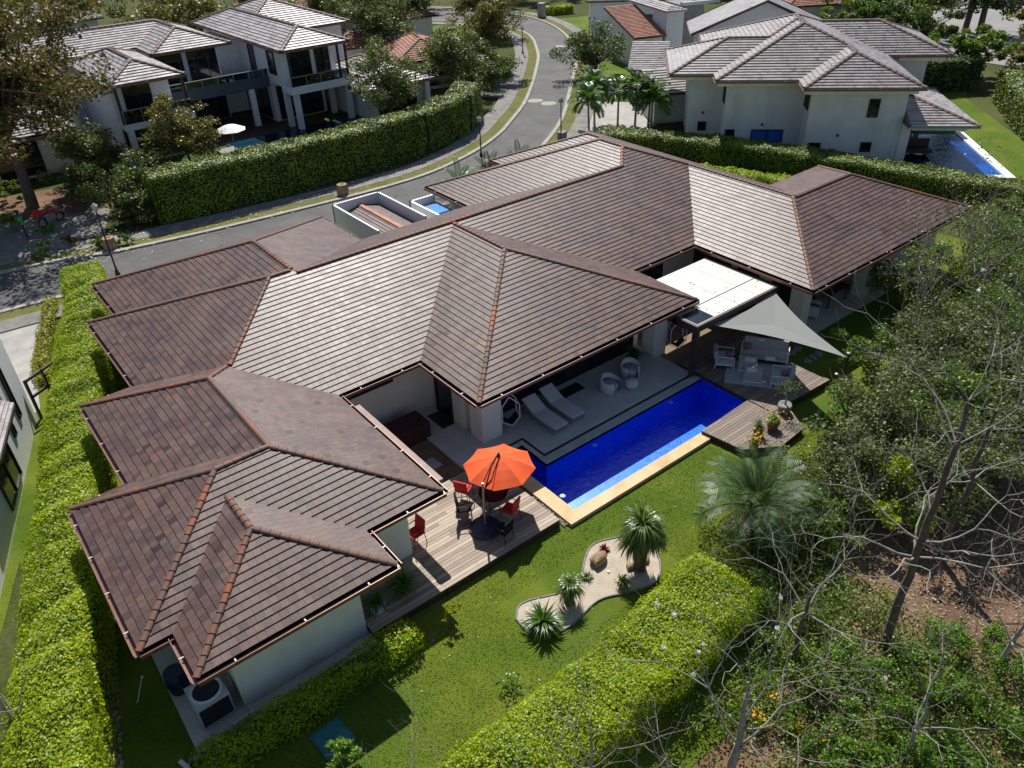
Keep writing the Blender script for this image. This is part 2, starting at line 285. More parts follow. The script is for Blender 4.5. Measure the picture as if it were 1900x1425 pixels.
M['water'] = watermat('clear_pool_water', (0.74, 0.88, 1.0), bump=0.35, scale=3.5)
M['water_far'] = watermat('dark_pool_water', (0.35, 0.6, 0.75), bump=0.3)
def clearglass():
    m, n, b = newmat('balcony_glass')
    g = N(n, 'ShaderNodeBsdfGlossy'); g.inputs['Roughness'].default_value = 0.03
    t = N(n, 'ShaderNodeBsdfTransparent'); t.inputs[0].default_value = (0.16, 0.22, 0.27, 1)
    mx = N(n, 'ShaderNodeMixShader'); mx.inputs[0].default_value = 0.12
    n.links.new(t.outputs[0], mx.inputs[1]); n.links.new(g.outputs[0], mx.inputs[2]); n.links.new(mx.outputs[0], n.nodes['Material Output'].inputs[0]); return m
M['railglass'] = clearglass()
def boardmat(name, c0, c1, rough=0.6, spec=0.35):
    m, n, b = newmat(name)
    g = N(n, 'ShaderNodeNewGeometry'); tc = N(n, 'ShaderNodeTexCoord')
    mp = N(n, 'ShaderNodeMapping'); mp.inputs['Scale'].default_value = (0.7, 9, 9); n.links.new(tc.outputs['Object'], mp.inputs[0])
    no = N(n, 'ShaderNodeTexNoise', inp={'Scale': 2.2, 'Detail': 6, 'Roughness': 0.7}); n.links.new(mp.outputs[0], no.inputs[0])
    f = mathn(n, 'ADD', mathn(n, 'MULTIPLY', g.outputs['Random Per Island'], 0.6), mathn(n, 'MULTIPLY', no.outputs[0], 0.9))
    r = ramp(n, mathn(n, 'SUBTRACT', f, 0.28), [(0.0, c0), (1.0, c1)]); n.links.new(r.outputs[0], b.inputs['Base Color'])
    b.inputs['Roughness'].default_value = rough; b.inputs['Specular IOR Level'].default_value = spec
    return m
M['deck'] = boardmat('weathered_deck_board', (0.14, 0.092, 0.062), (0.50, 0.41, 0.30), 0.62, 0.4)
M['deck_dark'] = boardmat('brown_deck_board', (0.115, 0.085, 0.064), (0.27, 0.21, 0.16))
def shademat():
    m, n, b = newmat('grey_shade_cloth')
    b.inputs['Base Color'].default_value = (0.27, 0.275, 0.26, 1); b.inputs['Roughness'].default_value = 0.9
    tr = N(n, 'ShaderNodeBsdfTranslucent'); tr.inputs[0].default_value = (0.3, 0.3, 0.3, 1)
    mx = N(n, 'ShaderNodeMixShader'); mx.inputs[0].default_value = 0.2
    n.links.new(b.outputs[0], mx.inputs[1]); n.links.new(tr.outputs[0], mx.inputs[2]); n.links.new(mx.outputs[0], n.nodes['Material Output'].inputs[0]); return m
M['sail'] = shademat()
M['blackmesh'] = simple('black_mesh_fabric', (0.02, 0.018, 0.017), rough=0.95, var=0.2, spec=0.1)
M['tanfloor'] = groundmat('tan_stone_floor', [(0.16, 0.12, 0.08), (0.24, 0.185, 0.12), (0.30, 0.24, 0.16)], 1, 14, .1)
M['accase'] = simple('pale_grey_enamel', (0.50, 0.53, 0.54), rough=0.4, var=0.06)
M['asphalt'] = roadmat()
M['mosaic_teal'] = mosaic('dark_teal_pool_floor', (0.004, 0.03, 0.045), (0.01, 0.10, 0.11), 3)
M['hedge_core_dark'] = simple('hedge_core_painted_shade', (0.018, 0.026, 0.008), rough=1.0, var=0.4, scale=4)  # near-black colour puts the shade between the leaves into the core
M['balcony_dark'] = simple('dark_slate_panel', (0.06, 0.075, 0.10), rough=0.35, var=0.1)
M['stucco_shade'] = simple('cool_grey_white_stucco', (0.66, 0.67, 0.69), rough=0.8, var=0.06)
M['verge'] = groundmat('dry_verge_grass', [(0.06, 0.075, 0.02), (0.11, 0.12, 0.03), (0.17, 0.16, 0.06), (0.22, 0.2, 0.11)], 0.8, 9)
M['panelwhite'] = simple('white_roof_panel', (0.56, 0.56, 0.49), rough=0.5, var=0.05, scale=1.5)

# ------------------------------------------------------------------ mesh building
class MB:
    def __init__(s): s.v = []; s.f = []; s.mi = []; s.uv = {}
    def poly(s, pts, mi=0, uv=None):
        k = len(s.v); s.v += [tuple(map(float, p)) for p in pts]; s.f.append(list(range(k, k+len(pts)))); s.mi.append(mi)
        if uv: s.uv[len(s.f)-1] = uv
    def grid(s, rows, mi=0, closed=False):
        k = len(s.v); nr = len(rows); nc = len(rows[0])
        for r in rows: s.v += [tuple(map(float, p)) for p in r]
        for i in range(nr-1):
            for j in range(nc if closed else nc-1):
                a = k+i*nc+j; b2 = k+i*nc+(j+1) % nc
                s.f.append([a, b2, b2+nc, a+nc]); s.mi.append(mi)
    def box(s, c, d, rz=0, mi=0, tilt=None):
        """c centre, d full sizes"""
        hx, hy, hz = d[0]/2, d[1]/2, d[2]/2; k = len(s.v)
        m = Matrix.Rotation(rz, 3, 'Z')
        if tilt is not None: m = m @ tilt
        for z in (-hz, hz):
            for x, y in ((-hx, -hy), (hx, -hy), (hx, hy), (-hx, hy)):
                p = m @ Vector((x, y, z)); s.v.append((c[0]+p.x, c[1]+p.y, c[2]+p.z))
        for q in ((3, 2, 1, 0), (4, 5, 6, 7), (0, 1, 5, 4), (1, 2, 6, 5), (2, 3, 7, 6), (3, 0, 4, 7)):
            s.f.append([k+i for i in q]); s.mi.append(mi)
    def b2(s, x0, x1, y0, y1, z0, z1, mi=0): s.box(((x0+x1)/2, (y0+y1)/2, (z0+z1)/2), (x1-x0, y1-y0, z1-z0), 0, mi)
    def prism(s, pts, z0, z1, mi=0, top=True, bot=True):
        n = len(pts); k = len(s.v)
        a = sum(pts[i][0]*pts[(i+1) % n][1]-pts[(i+1) % n][0]*pts[i][1] for i in range(n))
        if a < 0: pts = pts[::-1]
        s.v += [(p[0], p[1], z0) for p in pts] + [(p[0], p[1], z1) for p in pts]
        for i in range(n):
            j = (i+1) % n; s.f.append([k+i, k+j, k+n+j, k+n+i]); s.mi.append(mi)
        if top: s.f.append([k+n+i for i in range(n)]); s.mi.append(mi)
        if bot: s.f.append([k+n-1-i for i in range(n)]); s.mi.append(mi)
    def tube(s, pts, rad, n=8, mi=0, caps=True):
        if isinstance(rad, (int, float)): rad = [rad]*len(pts)
        P = [Vector(p) for p in pts]; rows = []
        up = Vector((0, 0, 1)); prev = None
        for i, p in enumerate(P):
            d = (P[min(i+1, len(P)-1)]-P[max(i-1, 0)]).normalized()
            a = prev if prev is not None else (up.cross(d) if abs(d.z) < 0.95 else Vector((1, 0, 0)).cross(d))
            a = (a - d*a.dot(d)).normalized(); b = d.cross(a); prev = a
            rows.append([p+(a*math.cos(t)+b*math.sin(t))*rad[i] for t in [2*math.pi*j/n for j in range(n)]])
        k = len(s.v); s.grid(rows, mi, True)
        if caps:
            s.f.append([k+n-1-j for j in range(n)]); s.mi.append(mi)
            q = k+(len(P)-1)*n; s.f.append([q+j for j in range(n)]); s.mi.append(mi)
    def lathe(s, prof, c=(0, 0, 0), n=20, mi=0, sx=1, sy=1):
        rows = [[(c[0]+sx*r*math.cos(2*math.pi*j/n), c[1]+sy*r*math.sin(2*math.pi*j/n), c[2]+z) for j in range(n)] for r, z in prof]
        s.grid(rows, mi, True)
    def mesh(s, name, mats, off=(0, 0, 0), smooth=False):
        me = bpy.data.meshes.new(name)
        v = [(a-off[0], b-off[1], c-off[2]) for a, b, c in s.v]
        me.from_pydata(v, [], s.f)
        for m in (mats if isinstance(mats, (list, tuple)) else [mats]): me.materials.append(m)
        me.polygons.foreach_set('material_index', s.mi)
        if s.uv:
            ul = me.uv_layers.new(name='UVMap'); d = np.zeros((len(me.loops), 2), dtype=np.float32)
            for fi, uvs in s.uv.items():
                st = me.polygons[fi].loop_start
                for i, q in enumerate(uvs): d[st+i] = q
            ul.data.foreach_set('uv', d.ravel())
        if smooth: me.polygons.foreach_set('use_smooth', [True]*len(me.polygons))
        me.update(); return me
def tag(o, label=None, cat=None, group=None, kind=None):
    if label: o['label'] = label
    if cat: o['category'] = cat
    if group: o['group'] = group
    if kind: o['kind'] = kind
    return o
def thing(name, label, cat, loc=(0, 0, 0), rz=0, group=None):
    o = bpy.data.objects.new(name, None); COL.objects.link(o); o.location = loc; o.rotation_euler = (0, 0, rz); o.empty_display_size = 0.2
    return tag(o, label, cat, group)
def obj(name, mb, mat, parent=None, world=False, smooth=False, label=None, loc=None, rz=0):
    off = (0, 0, 0)
    if parent is not None and world: off = tuple(parent.location)
    if parent is None and loc: off = (0, 0, 0)
    me = mb.mesh(name, mat, off, smooth) if isinstance(mb, MB) else mb
    o = bpy.data.objects.new(name, me); COL.objects.link(o)
    if parent is not None: o.parent = parent
    if loc: o.location = loc
    if rz: o.rotation_euler = (0, 0, rz)
    if label: o['label'] = label
    return o
def solo(name, label, cat, mb, mat, loc=(0, 0, 0), rz=0, group=None, smooth=False):
    """a thing that is one mesh, built round its own base point"""
    return tag(obj(name, mb, mat, None, smooth=smooth, loc=loc, rz=rz), label, cat, group)
def struct(name, mb, mat, label=None): return tag(obj(name, mb, mat), label, None, None, 'structure')
def copy_tree(o, parent=None):
    c = o.copy(); COL.objects.link(c)
    if parent is not None: c.parent = parent
    for ch in [x for x in bpy.data.objects if x.parent == o]: copy_tree(ch, c)
    return c
def bulk(name, V, F, mats, mi=None, smooth=False):
    """fast quad mesh from numpy arrays"""
    me = bpy.data.meshes.new(name); nv = len(V); nf = len(F); k = F.shape[1]
    me.vertices.add(nv); me.vertices.foreach_set('co', V.astype(np.float32).ravel())
    me.loops.add(nf*k); me.loops.foreach_set('vertex_index', F.astype(np.int32).ravel())
    me.polygons.add(nf); me.polygons.foreach_set('loop_start', np.arange(0, nf*k, k, dtype=np.int32))
    me.update(calc_edges=True)
    for m in (mats if isinstance(mats, (list, tuple)) else [mats]): me.materials.append(m)
    if mi is not None: me.polygons.foreach_set('material_index', mi.astype(np.int32))
    if smooth: me.polygons.foreach_set('use_smooth', np.ones(nf, dtype=bool))
    return me
def leaves(P, size, rng, normal=None, spread=1.0, aspect=0.5):
    """rhombic leaves at points P; returns V,F"""
    n = len(P)
    d = rng.normal(size=(n, 3)); d /= np.linalg.norm(d, axis=1)[:, None]
    if normal is not None:
        nn = normal + rng.normal(size=(n, 3))*spread; nn /= np.linalg.norm(nn, axis=1)[:, None]
    else:
        nn = rng.normal(size=(n, 3)); nn[:, 2] = np.abs(nn[:, 2])+0.35; nn /= np.linalg.norm(nn, axis=1)[:, None]
    a = np.cross(nn, d); a /= np.linalg.norm(a, axis=1)[:, None]+1e-9; b = np.cross(nn, a)
    s = (size*(0.65+0.7*rng.random(n)))[:, None]
    V = np.stack([P-a*s*0.5, P+b*s*aspect*0.5+a*s*0.08, P+a*s*0.5, P-b*s*aspect*0.5+a*s*0.08], axis=1).reshape(-1, 3)
    F = np.arange(4*n).reshape(n, 4)
    return V, F
def cat_arr(parts):
    V = []; F = []; MI = []; k = 0
    for v, f, mi in parts:
        V.append(v); F.append(f+k); MI.append(np.full(len(f), mi)); k += len(v)
    return np.concatenate(V), np.concatenate(F), np.concatenate(MI)
def tubes(segs, n=5):
    """segs: list of (p0,r0,p1,r1) -> V,F numpy"""
    S = np.array([(*a, ra, *b, rb) for a, ra, b, rb in segs], dtype=float)
    p0, r0, p1, r1 = S[:, 0:3], S[:, 3], S[:, 4:7], S[:, 7]
    d = p1-p0; L = np.linalg.norm(d, axis=1)[:, None]+1e-9; d = d/L
    h = np.where(np.abs(d[:, 2:3]) < 0.9, np.array([[0, 0, 1.0]]), np.array([[1.0, 0, 0]]))
    a = np.cross(h, d); a /= np.linalg.norm(a, axis=1)[:, None]; b = np.cross(d, a)
    V = []
    for p, r in ((p0-d*r0[:, None]*0.3, r0), (p1+d*r1[:, None]*0.3, r1)):
        for j in range(n):
            t = 2*math.pi*j/n; V.append(p+(a*math.cos(t)+b*math.sin(t))*r[:, None])
    V = np.stack(V, axis=1); m = len(S)
    F = np.array([[j, (j+1) % n, n+(j+1) % n, n+j] for j in range(n)])
    F = (F[None]+(np.arange(m)*2*n)[:, None, None]).reshape(-1, 4)
    return V.reshape(-1, 3), F

# ------------------------------------------------------------------ hip roofs over unions of rectangles
EPS = 1e-6
def clip(poly, a, b, c):
    """keep a*x+b*y <= c"""
    out = []; n = len(poly)
    for i in range(n):
        p, q = poly[i], poly[(i+1) % n]; dp = a*p[0]+b*p[1]-c; dq = a*q[0]+b*q[1]-c
        if dp <= EPS: out.append(p)
        if (dp < -EPS and dq > EPS) or (dp > EPS and dq < -EPS):
            t = dp/(dp-dq); out.append((p[0]+(q[0]-p[0])*t, p[1]+(q[1]-p[1])*t))
    return out
def area(p): return abs(sum(p[i][0]*p[(i+1) % len(p)][1]-p[(i+1) % len(p)][0]*p[i][1] for i in range(len(p))))/2 if len(p) > 2 else 0
class Roof:
    """rects (x0,x1,y0,y1); every side slopes by t unless slope(rect, side) says otherwise; sides 0:-x 1:+x 2:-y 3:+y"""
    def __init__(s, rects, ze, t=0.385, slope=None):
        s.ze = ze; s.seed = rects; s.t = t
        xs = sorted({r[0] for r in rects}|{r[1] for r in rects}); ys = sorted({r[2] for r in rects}|{r[3] for r in rects})
        s.xs, s.ys = xs, ys
        ins = [[any(r[0]-EPS <= (xs[i]+xs[i+1])/2 <= r[1]+EPS and r[2]-EPS <= (ys[j]+ys[j+1])/2 <= r[3]+EPS for r in rects) for j in range(len(ys)-1)] for i in range(len(xs)-1)]
        s.ins = ins
        allr = [(i0, i1, j0, j1) for i0 in range(len(xs)-1) for i1 in range(i0+1, len(xs)) for j0 in range(len(ys)-1) for j1 in range(j0+1, len(ys))
                if all(ins[i][j] for i in range(i0, i1) for j in range(j0, j1))]
        mx = [r for r in allr if not any(q != r and q[0] <= r[0] and q[1] >= r[1] and q[2] <= r[2] and q[3] >= r[3] for q in allr)]
        s.rects = [(xs[a], xs[b], ys[c], ys[d]) for a, b, c, d in mx]
        s.sl = [[(slope(r, k) if slope and slope(r, k) else t) for k in range(4)] for r in s.rects]
        s.faces = []   # (side, base, slope, polygon)
        for ri, r in enumerate(s.rects):
            for k in range(4):
                pl = [(r[0], r[2]), (r[1], r[2]), (r[1], r[3]), (r[0], r[3])]
                A = s.plane(ri, k)
                for m in range(4):
                    if m != k:
                        B = s.plane(ri, m); pl = clip(pl, A[0]-B[0], A[1]-B[1], B[2]-A[2])
                if area(pl) < 1e-4: continue
                pcs = [pl]
                for rj in range(len(s.rects)):
                    if rj == ri: continue
                    nxt = []
                    bias = 1e-5 if rj < ri else -1e-5
                    cons = []
                    for m in range(4):
                        B = s.plane(rj, m)          # higher where B - A >= -bias for all m
                        cons.append((A[0]-B[0], A[1]-B[1], B[2]-A[2]+bias))
                    for p in pcs:
                        rem = p
                        for a, b, c in cons:
                            if len(rem) < 3: break
                            out = clip(rem, -a, -b, -c)
                            if area(out) > 1e-4: nxt.append(out)
                            rem = clip(rem, a, b, c)
                        # rem is covered by rj
                    pcs = nxt
                for p in pcs: s.faces.append((k, r, s.sl[ri][k], p))
    def plane(s, ri, k):
        r = s.rects[ri]; t = s.sl[ri][k]
        return ((t, 0, -t*r[0]), (-t, 0, t*r[1]), (0, t, -t*r[2]), (0, -t, t*r[3]))[k]
    def h(s, x, y):
        best = -1e9
        for ri in range(len(s.rects)):
            best = max(best, min(p[0]*x+p[1]*y+p[2] for p in (s.plane(ri, k) for k in range(4))))
        return best
    def tiles(s, e=0.215, thk=0.045, off=(0, 0)):
        mb = MB(); e_h = e*s.t
        for k, r, t, poly in s.faces:
            A = ((t, 0, -t*r[0]), (-t, 0, t*r[1]), (0, t, -t*r[2]), (0, -t, t*r[3]))[k]
            hh = [A[0]*p[0]+A[1]*p[1]+A[2] for p in poly]
            k0 = int(math.floor((min(hh)+1e-5)/e_h)); k1 = int(math.ceil((max(hh)-1e-5)/e_h))
            for c in range(k0, k1):
                lo, hi = c*e_h, (c+1)*e_h
                q = clip(poly, A[0], A[1], hi-A[2]); q = clip(q, -A[0], -A[1], A[2]-lo)
                if area(q) < 1e-5: continue
                P = []; UV = []
                for x, y in q:
                    z = A[0]*x+A[1]*y+A[2]; fr = (z-lo)/e_h
                    P.append((x, y, s.ze+z+thk*(1-fr)+0.05)); UV.append(((x if k > 1 else y)+k*37.3, c+min(max(fr, 0.01), 0.99)))
                sgn = sum(P[i][0]*P[(i+1) % len(P)][1]-P[(i+1) % len(P)][0]*P[i][1] for i in range(len(P)))
                if sgn < 0: P = P[::-1]; UV = UV[::-1]
                mb.poly(P, 0, UV)
                for i in range(len(P)):
                    a, b = P[i], P[(i+1) % len(P)]
                    za = A[0]*a[0]+A[1]*a[1]+A[2]; zb = A[0]*b[0]+A[1]*b[1]+A[2]
                    if abs(za-lo) < 1e-4 and abs(zb-lo) < 1e-4:
                        d = thk+(0.12 if c == 0 else 0.0)
                        mb.poly([(a[0], a[1], a[2]-d), (b[0], b[1], b[2]-d), b, a], 0, [(a[0]+a[1], c+0.5)]*4)
        return mb
    def ridges(s):
        """unique ridge and hip lines (convex creases)"""
        segs = set(); g = 0.04
        for k, r, t, poly in s.faces:
            n = len(poly)
            for i in range(n):
                p, q = poly[i], poly[(i+1) % n]
                L = math.hypot(q[0]-p[0], q[1]-p[1])
                if L < 0.15: continue
                mx, my = (p[0]+q[0])/2, (p[1]+q[1])/2; nx, ny = -(q[1]-p[1])/L*g, (q[0]-p[0])/L*g
                h0 = s.h(mx, my); ha = s.h(mx+nx, my+ny); hb = s.h(mx-nx, my-ny)
                if h0 < 0.03: continue
                if h0-(ha+hb)/2 > 0.004:
                    a, b = sorted([(round(p[0], 3), round(p[1], 3)), (round(q[0], 3), round(q[1], 3))]); segs.add((a, b))
        # merge overlapping collinear pieces
        lines = {}
        for a, b in segs:
            d = np.array(b)-np.array(a); d = d/np.linalg.norm(d)
            if d[0] < -1e-6 or (abs(d[0]) < 1e-6 and d[1] < 0): d = -d
            nrm = np.array([-d[1], d[0]]); key = (round(math.atan2(d[1], d[0]), 2), round(float(nrm@np.array(a)), 1))
            lines.setdefault(key, (d, nrm, []))[2].append(sorted([float(d@np.array(a)), float(d@np.array(b))])+[float(nrm@np.array(a))])
        out = []
        for d, nrm, iv in lines.values():
            iv.sort(); cur = list(iv[0])
            for a in iv[1:]:
                if a[0] <= cur[1]+0.08: cur[1] = max(cur[1], a[1])
                else: out.append((d, nrm, cur)); cur = list(a)
            out.append((d, nrm, cur))
        res = []
        for d, nrm, (a, b, c) in out:
            if b-a > 0.4: res.append((tuple(d*a+nrm*c), tuple(d*b+nrm*c)))
        return res
    def caps(s, step=0.26, r0=0.08, n=6):
        mb = MB()
        for a, b in s.ridges():
            za, zb = s.ze+s.h(*a), s.ze+s.h(*b)
            if za > zb: a, b, za, zb = b, a, zb, za
            A = Vector((*a, za+0.055)); B = Vector((*b, zb+0.055)); d = B-A; L = d.length; m = max(1, int(L/step)); d.normalize()
            side = Vector((0, 0, 1)).cross(d).normalized(); up = d.cross(side)
            for i in range(m):
                p = A+d*(L*i/m); q = A+d*(L*(i+1)/m+0.03); rows = []
                for c, rr, ex in ((p, r0*1.06, 0.02), (q, r0*0.92, 0.0)):
                    rows.append([c+side*(rr*1.15*math.cos(t))+up*(rr*math.sin(t)*0.7+ex*0.7) for t in [math.pi*j/n-0.15+0.3*j/n for j in range(n+1)]])
                mb.grid(rows, 0); mb.poly([tuple(x) for x in rows[0]][::-1], 0)
        return mb
    def edges(s):
        """outer boundary edges of the footprint: (p,q,outward normal)"""
        E = []; xs, ys, ins = s.xs, s.ys, s.ins; nx, ny = len(xs)-1, len(ys)-1
        I = lambda i, j: 0 <= i < nx and 0 <= j < ny and ins[i][j]
        for i in range(nx+1):
            j = 0
            while j < ny:
                a, b = I(i-1, j), I(i, j)
                if a != b:
                    j2 = j
                    while j2 < ny and I(i-1, j2) == a and I(i, j2) == b: j2 += 1
                    E.append(((xs[i], ys[j]), (xs[i], ys[j2]), (1, 0) if a else (-1, 0))); j = j2
                else: j += 1
        for j in range(ny+1):
            i = 0
            while i < nx:
                a, b = I(i, j-1), I(i, j)
                if a != b:
                    i2 = i
                    while i2 < nx and I(i2, j-1) == a and I(i2, j) == b: i2 += 1
                    E.append(((xs[i], ys[j]), (xs[i2], ys[j]), (0, 1) if a else (0, -1))); i = i2
                else: i += 1
        return E
    def gutters(s, br=1.6, w=0.13):
        mb = MB()
        for p, q, nn in s.edges():
            x0, x1 = sorted((p[0], q[0])); y0, y1 = sorted((p[1], q[1])); z = s.ze
            ex = w
            if nn[0]:
                xa, xb = (x0, x0+w) if nn[0] > 0 else (x0-w, x0); xo = xb if nn[0] > 0 else xa
                mb.b2(xa, xb, y0, y1, z-0.10, z-0.085); mb.b2(xo-0.012, xo+0.012, y0-0.02, y1+0.02, z-0.10, z+0.015)
                k = int((y1-y0)/br)
                for i in range(k): yy = y0+(i+0.5)*(y1-y0)/k; mb.b2(xa, xb, yy-0.018, yy+0.018, z+0.012, z+0.03, 1)
            else:
                ya, yb = (y0, y0+w) if nn[1] > 0 else (y0-w, y0); yo = yb if nn[1] > 0 else ya
                mb.b2(x0, x1, ya, yb, z-0.10, z-0.085); mb.b2(x0-0.02, x1+0.02, yo-0.012, yo+0.012, z-0.10, z+0.015)
                k = int((x1-x0)/br)
                for i in range(k): xx = x0+(i+0.5)*(x1-x0)/k; mb.b2(xx-0.018, xx+0.018, ya, yb, z+0.012, z+0.03, 1)
        return mb
    def soffit(s, dz=0.1):
        mb = MB(); z = s.ze-dz
        for i in range(len(s.xs)-1):
            for j in range(len(s.ys)-1):
                if s.ins[i][j]:
                    x0, x1, y0, y1 = s.xs[i], s.xs[i+1], s.ys[j], s.ys[j+1]
                    mb.poly([(x0, y0, z), (x0, y1, z), (x1, y1, z), (x1, y0, z)])
        for p, q, nn in s.edges():
            mb.poly([(p[0], p[1], z-0.0), (q[0], q[1], z-0.0), (q[0], q[1], s.ze+0.05), (p[0], p[1], s.ze+0.05)])
        return mb
    def walls(s, z0, z1, sheet=None):
        mb = MB()
        for p, q, nn in s.edges(): mb.poly([(p[0], p[1], z0), (q[0], q[1], z0), (q[0], q[1], z1), (p[0], p[1], z1)])
        return mb
def build_roof(parent, rects, ze, mat, capmat, off, e=0.215, thk=0.045, t=0.385, slope=None, r0=0.08, gut=True, capstep=0.26, soffit_mat='soffit'):
    R0 = Roof(rects, ze, t, slope); L = [(r[0]-off[0], r[1]-off[0], r[2]-off[1], r[3]-off[1]) for r in rects]
    sl = (lambda r, k: slope((r[0]+off[0], r[1]+off[0], r[2]+off[1], r[3]+off[1]), k)) if slope else None
    Q = Roof(L, ze, t, sl)
    ro = obj('roof', Q.tiles(e, thk), M[mat], parent)
    obj('ridge_tiles', Q.caps(capstep, r0), M[capmat], ro)
    obj('soffit', Q.soffit(), M[soffit_mat], ro)
    if gut: obj('gutter', Q.gutters(), [M['gutter'], M['bracket']], ro)
    return Q
def window(parent, p, q, z0, z1, nx, ny, mull=1, fm='darkframe', gm='glass', fw=0.06, name='window', d=0.09, label=None, hbar=0):
    """window on a wall from p to q (local plan points), outward (nx,ny)"""
    p = Vector(p); q = Vector(q); L = (q-p).length; dr = (q-p)/L; rz = math.atan2(dr.y, dr.x)
    c = (p+q)/2; nv = Vector((nx, ny)); mb = MB(); o = c+nv*d/2
    def bar(s0, s1, za, zb, dd=d): 
        m_ = p+dr*((s0+s1)/2)+nv*(dd/2-0.01); mb.box((m_.x, m_.y, (za+zb)/2), (s1-s0, dd, zb-za), rz)
    bar(0, L, z0, z0+fw); bar(0, L, z1-fw, z1); bar(0, fw, z0+fw, z1-fw); bar(L-fw, L, z0+fw, z1-fw)
    for i in range(1, mull): x = L*i/mull; bar(x-fw/2, x+fw/2, z0+fw, z1-fw)
    for i in range(1, hbar+1): zz = z0+(z1-z0)*i/(hbar+1); bar(fw, L-fw, zz-fw/2, zz+fw/2, d*0.8)
    f = obj(name, mb, M[fm], parent, label=label)
    g = MB(); m_ = c+nv*0.015; g.box((m_.x, m_.y, (z0+z1)/2), (L-fw*1.6, 0.03, z1-z0-fw*1.6), rz); obj('pane', g, M[gm], f)
    return f
# ------------------------------------------------------------------ the setting: ground, lawns, road
def rects_minus(x0, x1, y0, y1, holes):
    xs = sorted({x0, x1}|{v for h in holes for v in h[:2] if x0 < v < x1}); ys = sorted({y0, y1}|{v for h in holes for v in h[2:] if y0 < v < y1})
    for i in range(len(xs)-1):
        for j in range(len(ys)-1):
            cx, cy = (xs[i]+xs[i+1])/2, (ys[j]+ys[j+1])/2
            if not any(h[0] < cx < h[1] and h[2] < cy < h[3] for h in holes): yield xs[i], xs[i+1], ys[j], ys[j+1]
POOL = [(13.3, 22.6, 14.42, 16.85), (13.3, 14.15, 16.85, 18.3)]
def sheet(name, pts, z, mat, label=None, holes=None):
    mb = MB()
    if holes is not None:
        for a, b, c, d in rects_minus(*pts, holes): mb.poly([(a, c, z), (b, c, z), (b, d, z), (a, d, z)])
    else:
        a = sum(pts[i][0]*pts[(i+1) % len(pts)][1]-pts[(i+1) % len(pts)][0]*pts[i][1] for i in range(len(pts)))
        mb.poly([(p[0], p[1], z) for p in (pts if a > 0 else pts[::-1])])
    return struct(name, mb, M[mat], label)
sheet('ground', (-900, 2500, -600, 2500), -0.02, 'ground', holes=POOL)
sheet('lawn', (-1.9, 16.6, 6.0, 39.0), 0.0, 'lawn', holes=POOL)
sheet('lawn', (16.6, 30, 11.0, 39.0), 0.0, 'lawn', holes=POOL)
sheet('lawn', [(30, 14.2), (44, 14.2), (44, 26), (40, 39), (30, 39)], -0.003, 'lawn')
def smooth_path(P, n=6):
    out = []
    for i in range(len(P)-1):
        p0, p1, p2, p3 = (np.array(P[max(i-1, 0)]), np.array(P[i]), np.array(P[i+1]), np.array(P[min(i+2, len(P)-1)]))
        for k in range(n):
            t = k/n; out.append(tuple(0.5*((2*p1)+(-p0+p2)*t+(2*p0-5*p1+4*p2-p3)*t*t+(-p0+3*p1-3*p2+p3)*t**3)))
    out.append(tuple(P[-1])); return out
def offset(P, d):
    out = []
    for i in range(len(P)):
        a = np.array(P[max(i-1, 0)]); b = np.array(P[min(i+1, len(P)-1)]); t = (b-a)/np.linalg.norm(b-a); out.append((P[i][0]-t[1]*d, P[i][1]+t[0]*d))
    return out
def band(name, A, B, z, mat, z0=None, label=None):
    mb = MB()
    if z0 is None: mb.grid([[(*a, z), (*b, z)] for a, b in zip(A, B)])
    else: mb.grid([[(*a, z0), (*a, z), (*b, z), (*b, z0)] for a, b in zip(A, B)])
    for i, f in enumerate(mb.f): mb.f[i] = f[::-1]
    return struct(name, mb, M[mat], label)
RL = smooth_path([(-60, 52), (-20, 50.8), (1.8, 49.5), (8, 47.9), (16.7, 46.7), (26.8, 46.2), (32.7, 47.6), (37.5, 50.0), (41.4, 52.9), (46.3, 57), (54.5, 65.4), (60.6, 72.5), (66.5, 82), (67, 92), (60, 104), (50, 118)])
RR = smooth_path([(-60, 46), (-20, 45.2), (1.8, 44.4), (8, 42.9), (16.7, 41.7), (25, 40.9), (31, 41.6), (36.8, 44.8), (43.8, 49.9), (51.7, 57.5), (60.0, 65.8), (66.0, 73.1), (72, 84), (73.5, 94), (68, 108), (58, 122)])
band('road', RL, RR, 0.004, 'asphalt')
band('kerb', offset(RL, 0.32), RL, 0.10, 'kerb', 0.0); band('kerb', RR, offset(RR, -0.32), 0.10, 'kerb', 0.0)
band('verge', offset(RL, 1.25), offset(RL, 0.32), 0.05, 'verge'); band('verge', offset(RR, -0.32), offset(RR, -1.3), 0.05, 'verge')
band('pavement', offset(RL, 2.7), offset(RL, 1.25), 0.07, 'pave', 0.0); band('pavement', offset(RR, -1.3), offset(RR, -2.6), 0.07, 'pave', 0.0)
# manhole covers in the road
for px, py, lb in ((1041, 86, 'round pale manhole cover in the far bend of the grey road'), (993, 187, 'left one of two pale manhole covers side by side in the road'), (1018, 192, 'right one of two pale manhole covers side by side in the road')):
    x, y, z = at(px, py, 0); mb = MB(); mb.lathe([(0.01, 0.02), (0.52, 0.02), (0.56, 0.006), (0.70, 0.004)], n=24); solo('manhole_cover', lb, 'manhole cover', mb, M['kerb'], (x, y, 0.006))
